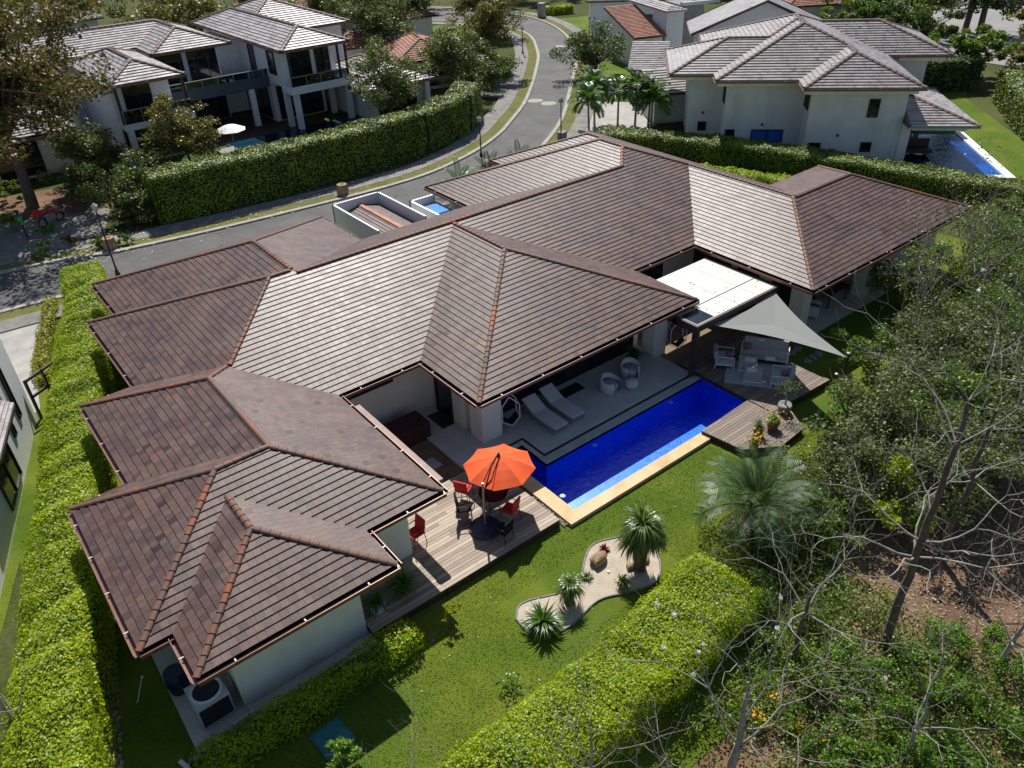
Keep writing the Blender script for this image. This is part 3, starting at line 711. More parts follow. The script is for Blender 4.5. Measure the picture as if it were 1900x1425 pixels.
# drives, paths, other gardens
sheet('driveway', [(3.05, 44.2), (-6, 45.2), (-7, 37), (-4, 30), (0.6, 33.5), (1.1, 36.8)], 0.012, 'concrete')
sheet('driveway', [(41.5, 47.2), (49, 53.5), (52, 49.5), (49.5, 43.5), (47.5, 43.2)], 0.03, 'concrete')
sheet('driveway', [(38.8, 45.0), (41.2, 46.6), (44.5, 43.8), (42, 41.8)], 0.03, 'concrete')
sheet('driveway', [(61, 66), (67, 73.4), (76, 71), (73, 62), (65.5, 62)], 0.03, 'pave')
sheet('driveway', [(46.5, 57.6), (51, 63), (47, 69), (42.3, 62.2)], 0.03, 'pave')
sheet('driveway', [(44, 71), (54, 71), (56, 79), (50, 84)], 0.03, 'pave')
sheet('lawn', [(49, 12), (62, 20), (72, 30), (66, 37), (57, 33), (52, 22)], -0.001, 'lawn', 'bright green neighbour lawn beside the far pool')
sheet('lawn', [(72, 30), (84, 36), (80, 44), (66, 37)], -0.0045, 'lawn')
sheet('lawn', [(-1.5, 40), (0.4, 33), (-0.6, 28), (-3.5, 20), (-5, 14), (-8, 14), (-5, 30), (-3, 40)], 0.006, 'lawn')
sheet('lawn', [(41, 40), (47, 43), (50, 36), (46, 28), (41, 30)], -0.006, 'lawn')
sheet('lawn', [(56, 57), (61, 63.5), (66, 60), (60, 52)], -0.0075, 'lawn')
sheet('lawn', [(66, 76), (71, 88), (82, 84), (76, 73)], -0.009, 'lawn')
sheet('lawn', [(56, 76), (63, 84), (64, 96), (52, 92)], -0.0105, 'lawn')
sheet('soil', [(17.5, -10), (11.5, -4), (13.5, 7.0), (17, 8.6), (22, 9.4), (30, 11.5), (46, 9), (44, -2), (30, -12)], -0.016, 'soil')
sheet('soil', [(-1, 2), (11.4, 1), (13.4, 6.4), (2, 7)], -0.014, 'soil')
sheet('parking_lot', [(86, 33), (86, 44), (128, 74), (190, 70), (150, 30), (100, 27)], 0.02, 'fieldtile')
sheet('forecourt', [(8, 51.4), (9.5, 56), (3, 58), (-8, 57), (-8, 54)], 0.004, 'pave')
sheet('soil', [(9.5, 51), (12, 58), (14, 61.5), (2, 64), (-9, 62), (-9, 57), (3, 58), (9, 56)], 0.0025, 'soil')
# pebble strip beside the left hedge
pb = MB(); rng = random.Random(5)
def pebble_row(P, w, n, zr=0.02, s=0.07):
    for i in range(n):
        t = rng.random()*(len(P)-1); k = int(t); f = t-k; x = P[k][0]*(1-f)+P[k+1][0]*f+rng.uniform(-w, w)/2; y = P[k][1]*(1-f)+P[k+1][1]*f
        a = s*rng.uniform(0.5, 1.3); rz = rng.random()*3; q = [Vector((a*rng.uniform(.7, 1)*math.cos(j*math.pi/3+rz), a*rng.uniform(.5, .8)*math.sin(j*math.pi/3+rz), 0)) for j in range(6)]
        b = [(x+v.x, y+v.y, zr) for v in q]; tp = [(x+v.x*.6, y+v.y*.6, zr+a*.45) for v in q]
        pb.grid([b, tp], 0, True); pb.poly(tp)
pebble_row([(-2.1, 12.6), (-0.75, 18.5), (1.2, 25.5), (3.3, 34)], 0.42, 1500)
peb = simple('river_pebbles', (0.40, 0.33, 0.26), rough=0.8, var=0.2, island=0.6)
tag(obj('pebbles', pb, peb), 'strip of tan pebbles along the foot of the left hedge', None, None, 'stuff')

# ------------------------------------------------------------------ hedges
def hedge(label, path, width, height, leaf, dens, size, seed, cat='hedge', group=None, core=None, bumpy=0.12, closed_ends=True, name='hedge'):
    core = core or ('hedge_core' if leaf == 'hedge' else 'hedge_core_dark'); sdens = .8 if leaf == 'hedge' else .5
    rg = np.random.default_rng(seed); P = np.array(path, dtype=float); o = P[0].copy(); P = P-o
    seg = np.diff(P, axis=0); L = np.linalg.norm(seg, axis=1); T = np.concatenate([[0], np.cumsum(L)]); tot = T[-1]
    def pos(t):
        k = np.clip(np.searchsorted(T, t, 'right')-1, 0, len(L)-1); f = ((t-T[k])/L[k])[:, None]
        d = seg[k]/L[k][:, None]; return P[k]+seg[k]*f, d
    ph = rg.random(12)*6.28
    def wob(t, s): return sum(math.sin(0)+np.sin(t*fq+ph[i]+s*2.1)*a for i, (fq, a) in enumerate(((0.9, .5), (2.3, .35), (4.1, .3), (7.3, .2))))*bumpy
    parts = []
    # core
    m = max(2, int(tot/0.7)); t = np.linspace(0, tot, m+1); C, D = pos(np.clip(t, 0, tot-1e-4)); Nn = np.stack([-D[:, 1], D[:, 0]], 1)
    rows = []
    hw = width/2-0.16-bumpy*.5; height_ = height; hc = height-max(0, bumpy-.12)*2.2
    for s_, z in ((-1, 0), (-1, hc-0.22), (-0.8, hc-0.12), (0.8, hc-0.12), (1, hc-0.22), (1, 0)):
        q = C+Nn*(s_*hw); rows.append(np.stack([q[:, 0], q[:, 1], np.full(len(t), z)], 1))
    V = np.stack(rows, 1).reshape(-1, 3); F = []
    for i in range(m):
        for j in range(5): a = i*6+j; F.append([a, a+1, a+7, a+6])
    for b in (0, m*6): F.append([b, b+1, b+4, b+5]); F.append([b+1, b+2, b+3, b+4])
    parts.append((V, np.array(F), 1))
    # leaves on top, sides and ends
    nt_ = int(tot*width*dens*1.5); t = rg.random(nt_)*tot; C, D = pos(t); Nn = np.stack([-D[:, 1], D[:, 0]], 1)
    s_ = rg.uniform(-1, 1, nt_); edge = np.maximum(0, np.abs(s_)-0.75)*4; z = height+wob(t, s_)+rg.normal(0, 0.045, nt_)-edge**2*0.26
    q = C+Nn*(s_*width/2)[:, None]; Pt = np.stack([q[:, 0], q[:, 1], z], 1); Nt = np.tile([0, 0, 1.0], (nt_, 1))+np.stack([Nn[:, 0]*s_*0.5, Nn[:, 1]*s_*0.5, 0*s_], 1)
    ns = int(tot*height*2*dens*sdens); t = rg.random(ns)*tot; C, D = pos(t); Nn = np.stack([-D[:, 1], D[:, 0]], 1)
    sg = np.where(rg.random(ns) < 0.5, -1.0, 1.0); z = rg.random(ns)*height; hw2 = width/2+wob(t, z)*0.8+rg.normal(0, 0.05, ns)-np.maximum(0, z/height-0.85)*0.6
    q = C+Nn*(sg*hw2)[:, None]; Ps = np.stack([q[:, 0], q[:, 1], z], 1); Ns = np.stack([Nn[:, 0]*sg, Nn[:, 1]*sg, 0.35+0*sg], 1)
    ne = int(2*width*height*dens*0.8); e = rg.random(ne) < 0.5; t = np.where(e, 0.0, tot-1e-3); C, D = pos(t); Nn = np.stack([-D[:, 1], D[:, 0]], 1)
    dd = np.where(e, -1.0, 1.0)[:, None]; q = C+Nn*(rg.uniform(-1, 1, ne)*width/2)[:, None]+D*dd*(0.1+rg.normal(0, 0.05, ne))[:, None]
    Pe = np.stack([q[:, 0], q[:, 1], rg.random(ne)*height], 1); Ne = np.concatenate([D*dd, np.full((ne, 1), 0.3)], 1)
    for Pp, Np, sp_ in ((Pt, Nt, 0.42), (Ps, Ns, 0.55), (Pe, Ne, 0.55)):
        v, f = leaves(Pp, size, rg, Np, sp_, 0.66); parts.append((v, f, 0))
    # stray shoots
    V, F, MI = cat_arr(parts)
    me = bulk(name, V, F, [M[leaf], M[core]], MI); o_ = bpy.data.objects.new(name, me); COL.objects.link(o_); o_.location = (o[0], o[1], 0)
    return tag(o_, label, cat, group)
hedge('long broad bright green clipped hedge along the left side of the brown roofed house', [(5.0, 42.6), (4.5, 39.5), (2.1, 31.5), (0.6, 26.0), (-2.0, 17.0), (-3.1, 12.0), (-4.2, 6)], 1.85, 2.0, 'hedge', 600, 0.082, 1, bumpy=0.16)
hedge('wide bright green hedge between the lawn and the wooded slope with bare trees', [(0.8, 7.9), (4.5, 8.15), (10, 8.3), (13.9, 8.75)], 2.2, 1.45, 'hedge', 720, 0.07, 2, bumpy=0.17)
hedge('low green hedge along the foot of the cream wall of the nearest wing', [(0.25, 13.35), (6.25, 13.45)], 0.85, 0.72, 'hedge', 520, 0.075, 3)
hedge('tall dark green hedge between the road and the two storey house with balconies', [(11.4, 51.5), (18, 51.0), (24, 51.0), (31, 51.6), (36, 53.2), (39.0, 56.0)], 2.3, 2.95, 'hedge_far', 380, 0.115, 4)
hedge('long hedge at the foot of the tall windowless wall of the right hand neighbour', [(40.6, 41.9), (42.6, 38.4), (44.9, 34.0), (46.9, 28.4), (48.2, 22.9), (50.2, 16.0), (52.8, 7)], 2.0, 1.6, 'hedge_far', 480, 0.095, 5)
hedge('low bright hedge just behind the ridge of the brown roof', [(38.8, 33.5), (40.4, 29.5), (42.4, 25.2)], 1.4, 1.5, 'hedge', 260, 0.12, 6)
hedge('thin yellow green hedge beside the pale concrete driveway', [(3.25, 43.4), (2.3, 40), (1.35, 36.8), (1.2, 35.5)], 0.62, 0.45, 'yellowhedge', 420, 0.09, 7)
hedge('tall hedge running away at the right edge beside the far lawn', [(73.5, 27.5), (66, 22.3), (60, 17.5), (55, 13.5)], 2.2, 2.4, 'hedge_far', 260, 0.13, 8)
hedge('clipped hedge behind the big flowering tree at the upper left', [(14, 108), (27, 103), (38, 99)], 3.0, 3.4, 'hedge_far', 60, 0.3, 9)
hedge('dark clipped hedge behind the far lawn of the right hand neighbour', [(68, 36), (76, 31.5)], 1.6, 2.6, 'leaf_dark', 110, 0.2, 10)
hedge('round topped hedge by the white letter box at the head of the road', [(76, 90), (80, 88.5)], 1.6, 1.0, 'hedge', 80, 0.22, 12)

# ------------------------------------------------------------------ the brown roofed house
XR = [(0.84, 6.24, 13.62, 21.75), (0.03, 8.82, 15.24, 21.75), (1.68, 8.82, 18, 27.2), (3.5, 27.5, 21.74, 33.1), (12.24, 23.4, 18.1, 24), (27.5, 40.9, 15.4, 24.1), (27.0, 36.4, 21.74, 37.2),
      (22.6, 36.4, 30, 37.2), (4.6, 16.08, 30, 37.2), (3.5, 4.7, 30, 33.5), (28.0, 36.4, 36, 38.3)]
def slope_main(r, k):
    if k == 3 and abs(r[3]-21.75) < 1e-3 and r[0] < 1: return 0.475
HO = (4.0, 16.0)
house = thing('house', 'large single storey house with sprawling brown tiled hip roofs beside the blue pool', 'house', (HO[0], HO[1], 0))
Q = build_roof(house, XR, 3.0, 'tile', 'cap', HO, thk=0.028, slope=slope_main)
W = [(1.70, 5.38, 14.48, 21), (0.89, 7.96, 16.1, 20.9), (2.54, 7.96, 20, 26.3), (4.36, 26.6, 22.6, 32.24), (13.1, 22.5, 20.4, 24), (28.4, 40.0, 18.2, 23.2), (34.6, 40.0, 16.3, 19), (26.5, 35.5, 22.6, 36.3), (23.5, 35.5, 31, 36.3), (5.46, 15.2, 31, 36.3), (28.9, 35.5, 36, 37.4)]
WL = [(a-HO[0], b-HO[0], c-HO[1], d-HO[1]) for a, b, c, d in W]
obj('wall', Roof(WL, 0).walls(0.0, 2.93), M['stucco'], house)
def hw(p, q, z0, z1, nx, ny, **k): return window(house, (p[0]-HO[0], p[1]-HO[1]), (q[0]-HO[0], q[1]-HO[1]), z0, z1, nx, ny, **k)
# sliding glass along the pool
for i in range(5):
    hw((14.1+i*1.62, 20.4), (14.1+(i+1)*1.62-0.05, 20.4), 0.16, 2.75, 0, -1, mull=2, name='sliding_door')
hw((13.1, 21.2), (13.1, 22.3), 0.16, 2.4, -1, 0, mull=1, name='door')
hw((8.6, 22.6), (11.4, 22.6), 2.1, 2.45, 0, -1, mull=1)
hw((24.0, 22.6), (26.3, 22.6), 0.9, 2.5, 0, -1, mull=2)
hw((27.55, 22.6), (26.6, 22.6), 0.16, 2.5, 0, -1, mull=1) if False else None
hw((28.4, 18.6), (28.4, 19.8), 0.16, 2.5, -1, 0, name='door'); hw((28.4, 20.2), (28.4, 22.4), 0.6, 2.5, -1, 0, mull=2)
for i in range(3): hw((28.8+i*1.9, 18.2), (28.8+i*1.9+1.8, 18.2), 0.16, 2.55, 0, -1, mull=2, name='sliding_door')
hw((5.38, 15.1), (5.38, 15.7), 0.3, 2.4, 1, 0, name='door')
hw((1.70, 14.9), (1.70, 15.5), 1.6, 2.3, -1, 0)
# columns at the pool terrace
def column(x0, x1, y0, y1, z0=0.1, z1=2.93):
    mb = MB(); mb.b2(x0-HO[0], x1-HO[0], y0-HO[1], y1-HO[1], z0, z1); obj('column', mb, M['stucco'], house)
column(13.1, 14.0, 19.25, 20.05); column(22.25, 23.0, 19.2, 19.9); column(28.45, 29.1, 16.3, 16.95); column(33.6, 34.2, 16.3, 16.9)
# pinkish timber beam standing off the courtyard eave
mb = MB(); mb.box((9.17-HO[0], 18.75-HO[1], 2.56), (0.38, 5.3, 0.16)); mb.b2(8.95-HO[0], 9.2-HO[0], 16.15-HO[1], 16.3-HO[1], 2.5, 2.62); mb.b2(8.95-HO[0], 9.2-HO[0], 21.2-HO[1], 21.34-HO[1], 2.5, 2.62)
obj('beam', mb, simple('dusty_pink_timber', (0.24, 0.15, 0.12), var=0.2), house)
# service courts with white parapets on the street side
mb = MB()
x0, x1, y0, y1 = 17.2, 20.1, 33.3, 38.2
for b in ((x0, x0+.11, y0, y1), (x1-.11, x1, y0, y1), (x0, x1, y1-.11, y1)): mb.b2(b[0]-HO[0], b[1]-HO[0], b[2]-HO[1], b[3]-HO[1], 0, 3.15)
x0, x1, y0, y1 = 20.9, 22.5, 33.3, 36.3
for b in ((x0, x0+.14, y0, y1), (x0, x1, y1-.14, y1)): mb.b2(b[0]-HO[0], b[1]-HO[0], b[2]-HO[1], b[3]-HO[1], 0, 2.9)
obj('parapet', mb, M['white'], house)
mb = MB(); xa, xm, xb, ya_, yb_ = 17.36-HO[0], 18.75-HO[0], 19.94-HO[0], 33.0-HO[1], 38.04-HO[1]
for k in range(7):
    u0, u1 = xa+(xm-xa)*k/7, xa+(xm-xa)*(k+1)/7; za, zb = 2.45+.045*k+.03, 2.45+.045*(k+1); mb.poly([(u0, yb_, za), (u0, ya_, za), (u1, ya_, zb), (u1, yb_, zb)], 0, [(5, k), (0, k), (0, k+.99), (5, k+.99)]); mb.poly([(u0, yb_, za-.05), (u0, ya_, za-.05), (u0, ya_, za), (u0, yb_, za)], 0, [(0, k)]*4)
for k in range(6):
    u0, u1 = xm+(xb-xm)*k/6, xm+(xb-xm)*(k+1)/6; za, zb = 2.765-.045*k, 2.765-.045*(k+1)+.03; mb.poly([(u0, yb_, za), (u0, ya_, za), (u1, ya_, zb), (u1, yb_, zb)], 0, [(5, 20+k), (0, 20+k), (0, 20+k+.99), (5, 20+k+.99)]); mb.poly([(u1, ya_, zb-.05), (u1, yb_, zb-.05), (u1, yb_, zb), (u1, ya_, zb)], 0, [(0, k)]*4)
er = obj('entrance_roof', mb, M['tile'], house); mb = MB(); mb.b2(xm-.11, xm+.11, ya_, yb_, 2.74, 2.82); obj('ridge_tiles', mb, simple('rust_red_flashing', (.36, .10, .035), var=.3, scale=2), er)
mb = MB(); mb.b2(21.04-HO[0], 22.5-HO[0], 33.2-HO[1], 36.16-HO[1], 2.4, 2.5); obj('skylight_frame', mb, M['concrete'], house)
mb = MB(); mb.b2(21.5-HO[0], 22.3-HO[0], 34.4-HO[1], 35.7-HO[1], 2.5, 2.56); obj('skylight', mb, M['mosaic_light'], house)
# slabs
mb = MB(); mb.prism([(0.25, 14.0), (5.45, 14.0), (5.45, 16.1), (1.0, 16.1), (0.95, 20.2), (0.3, 20.2)], -0.01, 0.10)
tag(obj('terrace', mb, M['patio']), 'grey service terrace around the nearest corner of the house', None, None, 'structure')
def slab(name, x0, x1, y0, y1, z0, z1, mat, label): mb = MB(); mb.b2(x0, x1, y0, y1, z0, z1); return tag(obj(name, mb, M[mat]), label, None, None, 'structure')
slab('terrace', 14.15, 22.6, 17.32, 20.45, -0.01, 0.15, 'patio', 'polished grey pool terrace under the deep eave')
slab('terrace', 11.7, 14.15, 18.3, 22.6, -0.01, 0.142, 'patio', 'pale path beside the corner column and courtyard')
slab('terrace_band', 14.35, 22.6, 17.2, 17.32, -0.01, 0.146, 'black', 'dark line in the terrace paving')
slab('terrace_band', 14.15, 22.6, 16.85, 17.2, -0.01, 0.15, 'patio_band', 'speckled stone band at the pool edge')
slab('terrace_band', 14.15, 14.35, 17.2, 18.49, -0.01, 0.148, 'patio_band', 'speckled stone band turning the corner')
slab('terrace', 28.4, 40, 15.95, 18.25, -0.01, 0.15, 'patio', 'covered terrace of the right wing')
slab('terrace', 22.6, 28.4, 18.2, 22.6, -0.01, 0.12, 'tanfloor', 'floor under the white pergola roof')
slab('terrace_band', 14.35, 14.45, 17.32, 18.5, -0.01, 0.1535, 'black', 'dark line turning the corner of the terrace paving')
slab('terrace_band', 13.2, 14.45, 18.5, 18.6, -0.01, 0.1535, 'black', 'dark line running from the corner to the column')
slab('courtyard_floor', 9.0, 11.7, 18.0, 22.6, -0.01, 0.06, 'soil', 'dark planting bed of the small courtyard')
slab('courtyard_floor', 7.96, 9.0, 18.0, 22.6, -0.01, 0.11, 'patio', 'narrow path in the small courtyard')
mb = MB(); mb.b2(-1.0, 1.0, -0.5, 0.5, 0, 0.75); solo('planter_wall', 'dark red rendered planter in the small shaded courtyard', 'planter', mb, M['redwall'], (10.9, 21.5, 0.06))
mb = MB(); mb.b2(-.35, .35, -.3, .3, 0, 0.06); solo('stepping_stone', 'square pale stepping stone in the dark courtyard bed', 'stepping stone', mb, M['concrete'], (10.9, 19.6, 0.06), 0.1)

# ------------------------------------------------------------------ the pool
pool = thing('swimming_pool', 'long deep blue tiled swimming pool beside the terrace', 'swimming pool', (13.3, 14.42, 0))
def P_(name, mb, mat): return obj(name, mb, M[mat], pool, world=True)
mb = MB(); D = -1.35
for a, b, c, d in POOL: mb.poly([(a, c, D), (b, c, D), (b, d, D), (a, d, D)])
for (xa, ya), (xb, yb) in (((13.3, 14.42), (22.6, 14.42)), ((22.6, 14.42), (22.6, 16.85)), ((22.6, 16.85), (14.15, 16.85)), ((14.15, 16.85), (14.15, 18.3)), ((14.15, 18.3), (13.3, 18.3)), ((13.3, 18.3), (13.3, 14.42))):
    mb.poly([(xa, ya, D), (xa, ya, 0.1), (xb, yb, 0.1), (xb, yb, D)])
P_('basin', mb, 'mosaic')
mb = MB(); mb.b2(13.3, 20.5, 14.42, 15.02, -0.30, -0.18); mb.b2(13.3, 20.5, 14.42, 15.02, D, -0.31); P_('step_ledge', mb, 'mosaic_light')
mb = MB(); mb.b2(13.4, 20.4, 15.03, 15.55, D, -0.75); P_('deep_step', mb, 'mosaic')
mb = MB(); mb.b2(12.75, 19.75, 13.95, 14.42, -0.01, 0.14); mb.b2(12.75, 13.3, 14.42, 18.3, -0.01, 0.14); P_('coping', mb, 'travertine')
mb = MB()
for a, b, c, d in POOL: mb.poly([(a, c, 0.04), (b, c, 0.04), (b, d, 0.04), (a, d, 0.04)])
P_('water', mb, 'water')
for px, py in ((1103, 826), (1237, 743), (1044, 921)):
    x, y, z = at(px, py, -0.2); mb = MB(); mb.lathe([(0.01, 0.03), (0.09, 0.02), (0.11, 0)], (x, max(14.6, min(y, 16.8)), -0.18), 14); P_('pool_light', mb, 'white')
# gravel gap between deck and coping
pb = MB(); pebble_row([(12.65, 14.1), (12.65, 16.2)], 0.16, 160, 0.05, 0.05); tag(obj('pebbles', pb, peb), 'pebbles between the deck and the pool coping', None, None, 'stuff')

# ------------------------------------------------------------------ decks
def boards(name, label, poly, z, mat, bw=0.14, gap=0.012, joints=2.4, seed=0, axis=0, z0=0.0):
    """boards laid along x (axis 0), clipped to the polygon, with a dark frame under"""
    rg = random.Random(seed); o = poly[0]; mb = MB(); P = [(p[0]-o[0], p[1]-o[1]) for p in poly]
    ys = [p[1-axis] for p in P]; y = min(ys)
    while y < max(ys)-0.02:
        a = clip(clip(P, *((0, 1, y+bw-gap) if axis == 0 else (1, 0, y+bw-gap))), *((0, -1, -y) if axis == 0 else (-1, 0, -y)))
        if area(a) > 0.003:
            xs = [p[axis] for p in a]; x = min(xs)-rg.random()*joints
            while x < max(xs):
                L = joints*rg.choice((0.6, 1, 1, 1.4)); q = clip(clip(a, *((1, 0, x+L-0.006) if axis == 0 else (0, 1, x+L-0.006))), *((-1, 0, -x) if axis == 0 else (0, -1, -x)))
                if area(q) > 0.002: mb.prism(q, z-0.03, z+rg.uniform(-0.002, 0.002))
                x += L
        y += bw
    t = thing(name, label, 'deck', (o[0], o[1], 0)); obj('boards', mb, M[mat], t)
    fr = MB(); fr.prism([(p[0]*0.995, p[1]*0.995) for p in P], z0, z-0.035); obj('frame', fr, M['wood'], t); return t
boards('wooden_deck', 'sunlit weathered wooden deck under the orange parasol', [(5.45, 14.25), (12.5, 14.25), (12.5, 18.0), (7.98, 18.0), (7.98, 16.08), (5.45, 16.08)] if False else [(12.5, 14.25), (12.5, 18.28), (7.98, 18.28), (7.98, 14.25)], 0.30, 'deck', seed=3)
boards('wooden_deck', 'shaded end of wooden deck between the cream wall and the house wing', [(5.45, 14.25), (7.975, 14.25), (7.975, 16.08), (5.45, 16.08)], 0.30, 'deck', seed=4)
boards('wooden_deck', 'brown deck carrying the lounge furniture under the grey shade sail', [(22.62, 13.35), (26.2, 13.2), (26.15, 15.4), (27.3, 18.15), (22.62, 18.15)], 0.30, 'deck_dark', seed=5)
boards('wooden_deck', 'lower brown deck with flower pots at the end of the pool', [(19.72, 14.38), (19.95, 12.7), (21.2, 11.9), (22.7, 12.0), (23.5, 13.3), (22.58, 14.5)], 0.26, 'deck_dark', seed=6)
# ------------------------------------------------------------------ pergola roof and shade sail
pg = thing('pergola', 'white panel roofed pergola on dark timber beams between two house wings', 'pergola', (23.7, 18.3, 0.3))
def PG(name, mb, mat): return obj(name, mb, M[mat], pg, world=True)
for a, b, nm in ((18.16, 20.9, 'roof_panel'), (17.05, 18.10, 'roof_panel')):
    mb = MB(); mb.b2(22.25 if a < 18 else 23.4, 27.32, a, b, 2.66, 2.71); PG(nm, mb, 'panelwhite')
mb = MB(); mb.b2(22.1, 27.4, 16.93, 17.04, 2.45, 2.73); mb.b2(22.1, 22.24, 17.04, 21.0, 2.4, 2.73); mb.b2(27.34, 27.46, 16.93, 21.0, 2.4, 2.72); mb.b2(22.1, 27.4, 18.0, 18.2, 2.42, 2.63); PG('beam', mb, 'wood')
for x, y in ((23.7, 18.2), (22.35, 17.15), (27.3, 17.15)):
    mb = MB(); mb.b2(x-.11, x+.11, y-.11, y+.11, 0.26, 2.44); PG('post', mb, 'wood')
pc = MB(); rq = random.Random(8)
for k in range(34):
    x_, y_ = rq.uniform(22.6, 27.2), rq.uniform(17.1, 20.8); s_ = rq.uniform(.015, .035); pc.b2(x_-s_, x_+s_, y_-s_*.6, y_+s_*.6, 2.712, 2.72)
tag(obj('fallen_leaves', pc, M['bark_brown']), 'dead leaves lying on the pergola panels', None, None, 'stuff')
mb = MB()
for x_ in (23.6, 24.85, 26.1): mb.b2(x_-.006, x_+.006, 17.06, 20.88, 2.711, 2.714)
PG('panel_seam', mb, 'stoneslab')
mb = MB(); mb.poly([(22.3, 17.1, 2.72), (23.3, 17.1, 2.72), (23.3, 18.0, 2.72), (22.3, 18.0, 2.72)]); PG('mesh_panel', mb, 'glass')
def sail(c0, c1, c2, sag):
    mb = MB(); n = 18; C = [Vector(c) for c in (c0, c1, c2)]; G = (C[0]+C[1]+C[2])/3
    edge = []
    for i in range(3):
        a, b = C[i], C[(i+1) % 3]
        for k in range(n):
            t = k/n; p = a.lerp(b, t); p = p.lerp(G, sag*4*t*(1-t)); edge.append(p)
    rows = [[G.lerp(p, s)+Vector((0, 0, -0.10*(1-s)**1.2)) for p in edge] for s in (0.001, 0.25, 0.5, 0.75, 1.0)]
    mb.grid(rows, 0, True); return mb
sl_ = thing('shade_sail', 'grey triangular shade sail stretched from the pergola to a post in the garden', 'shade sail', (24.9, 12.1, 0))
obj('cloth', sail((27.2, 17.05, 2.55), (23.05, 17.0, 2.45), (24.95, 12.1, 2.4), 0.17), M['sail'], sl_, world=True, smooth=True)
mb = MB(); mb.tube([(25.75, 12.45, 0), (25.0, 12.1, 2.55)], 0.055, 10); obj('post', mb, M['black'], sl_, world=True)
mb = MB(); mb.tube([(25.0, 12.1, 2.4), (24.9, 12.12, 2.4)], 0.015, 6); mb.lathe([(0.001, 0.06), (0.07, 0.05), (0.07, 0)], (25.0, 12.1, 2.54), 10); obj('post_cap', mb, M['greymetal'], sl_, world=True)

# ------------------------------------------------------------------ parasol and table
par = thing('parasol', 'big orange cantilever parasol over the sunny deck', 'parasol', (10.6, 15.6, 0.3))
cx, cy, zr = 11.52, 16.12, 1.92
mb = MB(); n = 8; ph = R(0)
for i in range(n):
    a0, a1 = ph+2*math.pi*i/n, ph+2*math.pi*(i+1)/n
    v0 = Vector((cx+1.2*math.cos(a0), cy+1.2*math.sin(a0), zr)); v1 = Vector((cx+1.2*math.cos(a1), cy+1.2*math.sin(a1), zr)); top = Vector((cx, cy, zr+0.46)); rows = []
    for s in (0.02, 0.25, 0.5, 0.75, 1.0):
        row = []
        for k in range(7):
            t = k/6; p = top.lerp(v0.lerp(v1, t), s); bow = 4*t*(1-t)*s; p = p.lerp(Vector((cx, cy, p.z)), 0.018*bow); p.z += -0.03*bow+0.05*math.sin(math.pi*s); row.append(p)
        rows.append(row)
    mb.grid(rows, 0)
can = obj('canopy', mb, M['orange'], par, world=True, smooth=False)
mb = MB()
for i in range(n):
    a0 = ph+2*math.pi*i/n; mb.tube([(cx, cy, zr+0.42), (cx+1.17*math.cos(a0), cy+1.17*math.sin(a0), zr-0.02)], 0.012, 5)
mb.v = [(v[0]-par.location[0], v[1]-par.location[1], v[2]-par.location[2]) for v in mb.v]; obj('rib', mb, M['black'], can)
mb = MB(); mb.lathe([(0.001, 0.11), (0.05, 0.09), (0.06, 0.0)], (cx, cy, zr+0.44), 12); obj('hub', mb, M['black'], par, world=True)
mb = MB(); mb.tube([(10.4, 15.52, 0.42), (10.42, 15.54, 1.5), (10.44, 15.55, 2.2)], 0.035, 10); obj('mast', mb, M['greymetal'], par, world=True)
mb = MB(); mb.tube([(10.44, 15.55, 1.75), (10.95, 15.8, 2.32), (cx, cy, zr+0.58)], 0.025, 8); mb.tube([(10.44, 15.55, 2.18), (11.0, 15.8, 2.52), (cx, cy, zr+0.58)], 0.018, 8); obj('arm', mb, M['black'], par, world=True)
mb = MB(); mb.lathe([(0.001, 0), (0.52, 0), (0.55, 0.03), (0.52, 0.09), (0.12, 0.13), (0.06, 0.2), (0.001, 0.2)], (10.38, 15.5, 0.305), 24); obj('base', mb, M['bluebin'], par, world=True)
def chair(name, label, loc, rz, seatm, framem='black', s=1.0, group=None, back=True):
    t = thing(name, label, 'chair', loc, rz, group)
    mb = MB(); mb.box((0, 0, .44*s), (.46*s, .46*s, .05)); obj('seat', mb, M[seatm], t)
    mb = MB(); mb.box((0, -.23*s, .70*s), (.46*s, .05, .48*s), 0, 0, Matrix.Rotation(R(10), 3, 'X')); obj('backrest', mb, M[seatm], t)
    for sx in (-1, 1):
        for sy in (-1, 1): mb = MB(); mb.tube([(sx*.21*s, sy*.21*s, .43*s), (sx*.24*s, sy*.25*s, 0)], .014, 6); obj('leg', mb, M[framem], t)
        mb = MB(); mb.tube([(sx*.25*s, .22*s, .44*s), (sx*.26*s, .2*s, .64*s), (sx*.25*s, -.25*s, .66*s)], .016, 6); obj('armrest', mb, M[framem], t)
    return t
chair('garden_chair', 'red cushioned chair in the parasol shade with its back to the lawn', (11.3, 15.35, .3), R(20), 'red')
chair('garden_chair', 'red chair half hidden under the left edge of the orange parasol', (10.72, 17.15, .3), R(-60), 'red')
chair('garden_chair', 'empty black mesh chair standing in the sun left of the parasol base', (10.2, 16.4, .3), R(-120), 'blackmesh', 'bark_brown')
chair('garden_chair', 'red chair standing close to the white wall end left of the sunny deck', (8.32, 16.45, .3), R(95), 'red')
t = thing('dining_table', 'dark round dining table mostly hidden under the orange parasol', 'table', (11.2, 16.1, .3))
mb = MB(); mb.lathe([(0.001, .70), (.5, .70), (.5, .73), (.001, .73)], n=24); obj('table_top', mb, M['glass'], t)
for k in range(4): mb = MB(); a = k*math.pi/2+.6; mb.tube([(.4*math.cos(a), .4*math.sin(a), .7), (.45*math.cos(a), .45*math.sin(a), 0)], .018, 6); obj('leg', mb, M['black'], t)
chair('garden_chair', 'thin legged black chair whose legs catch the sun at the deck front edge', (10.55, 14.75, .3), R(15), 'blackmesh')

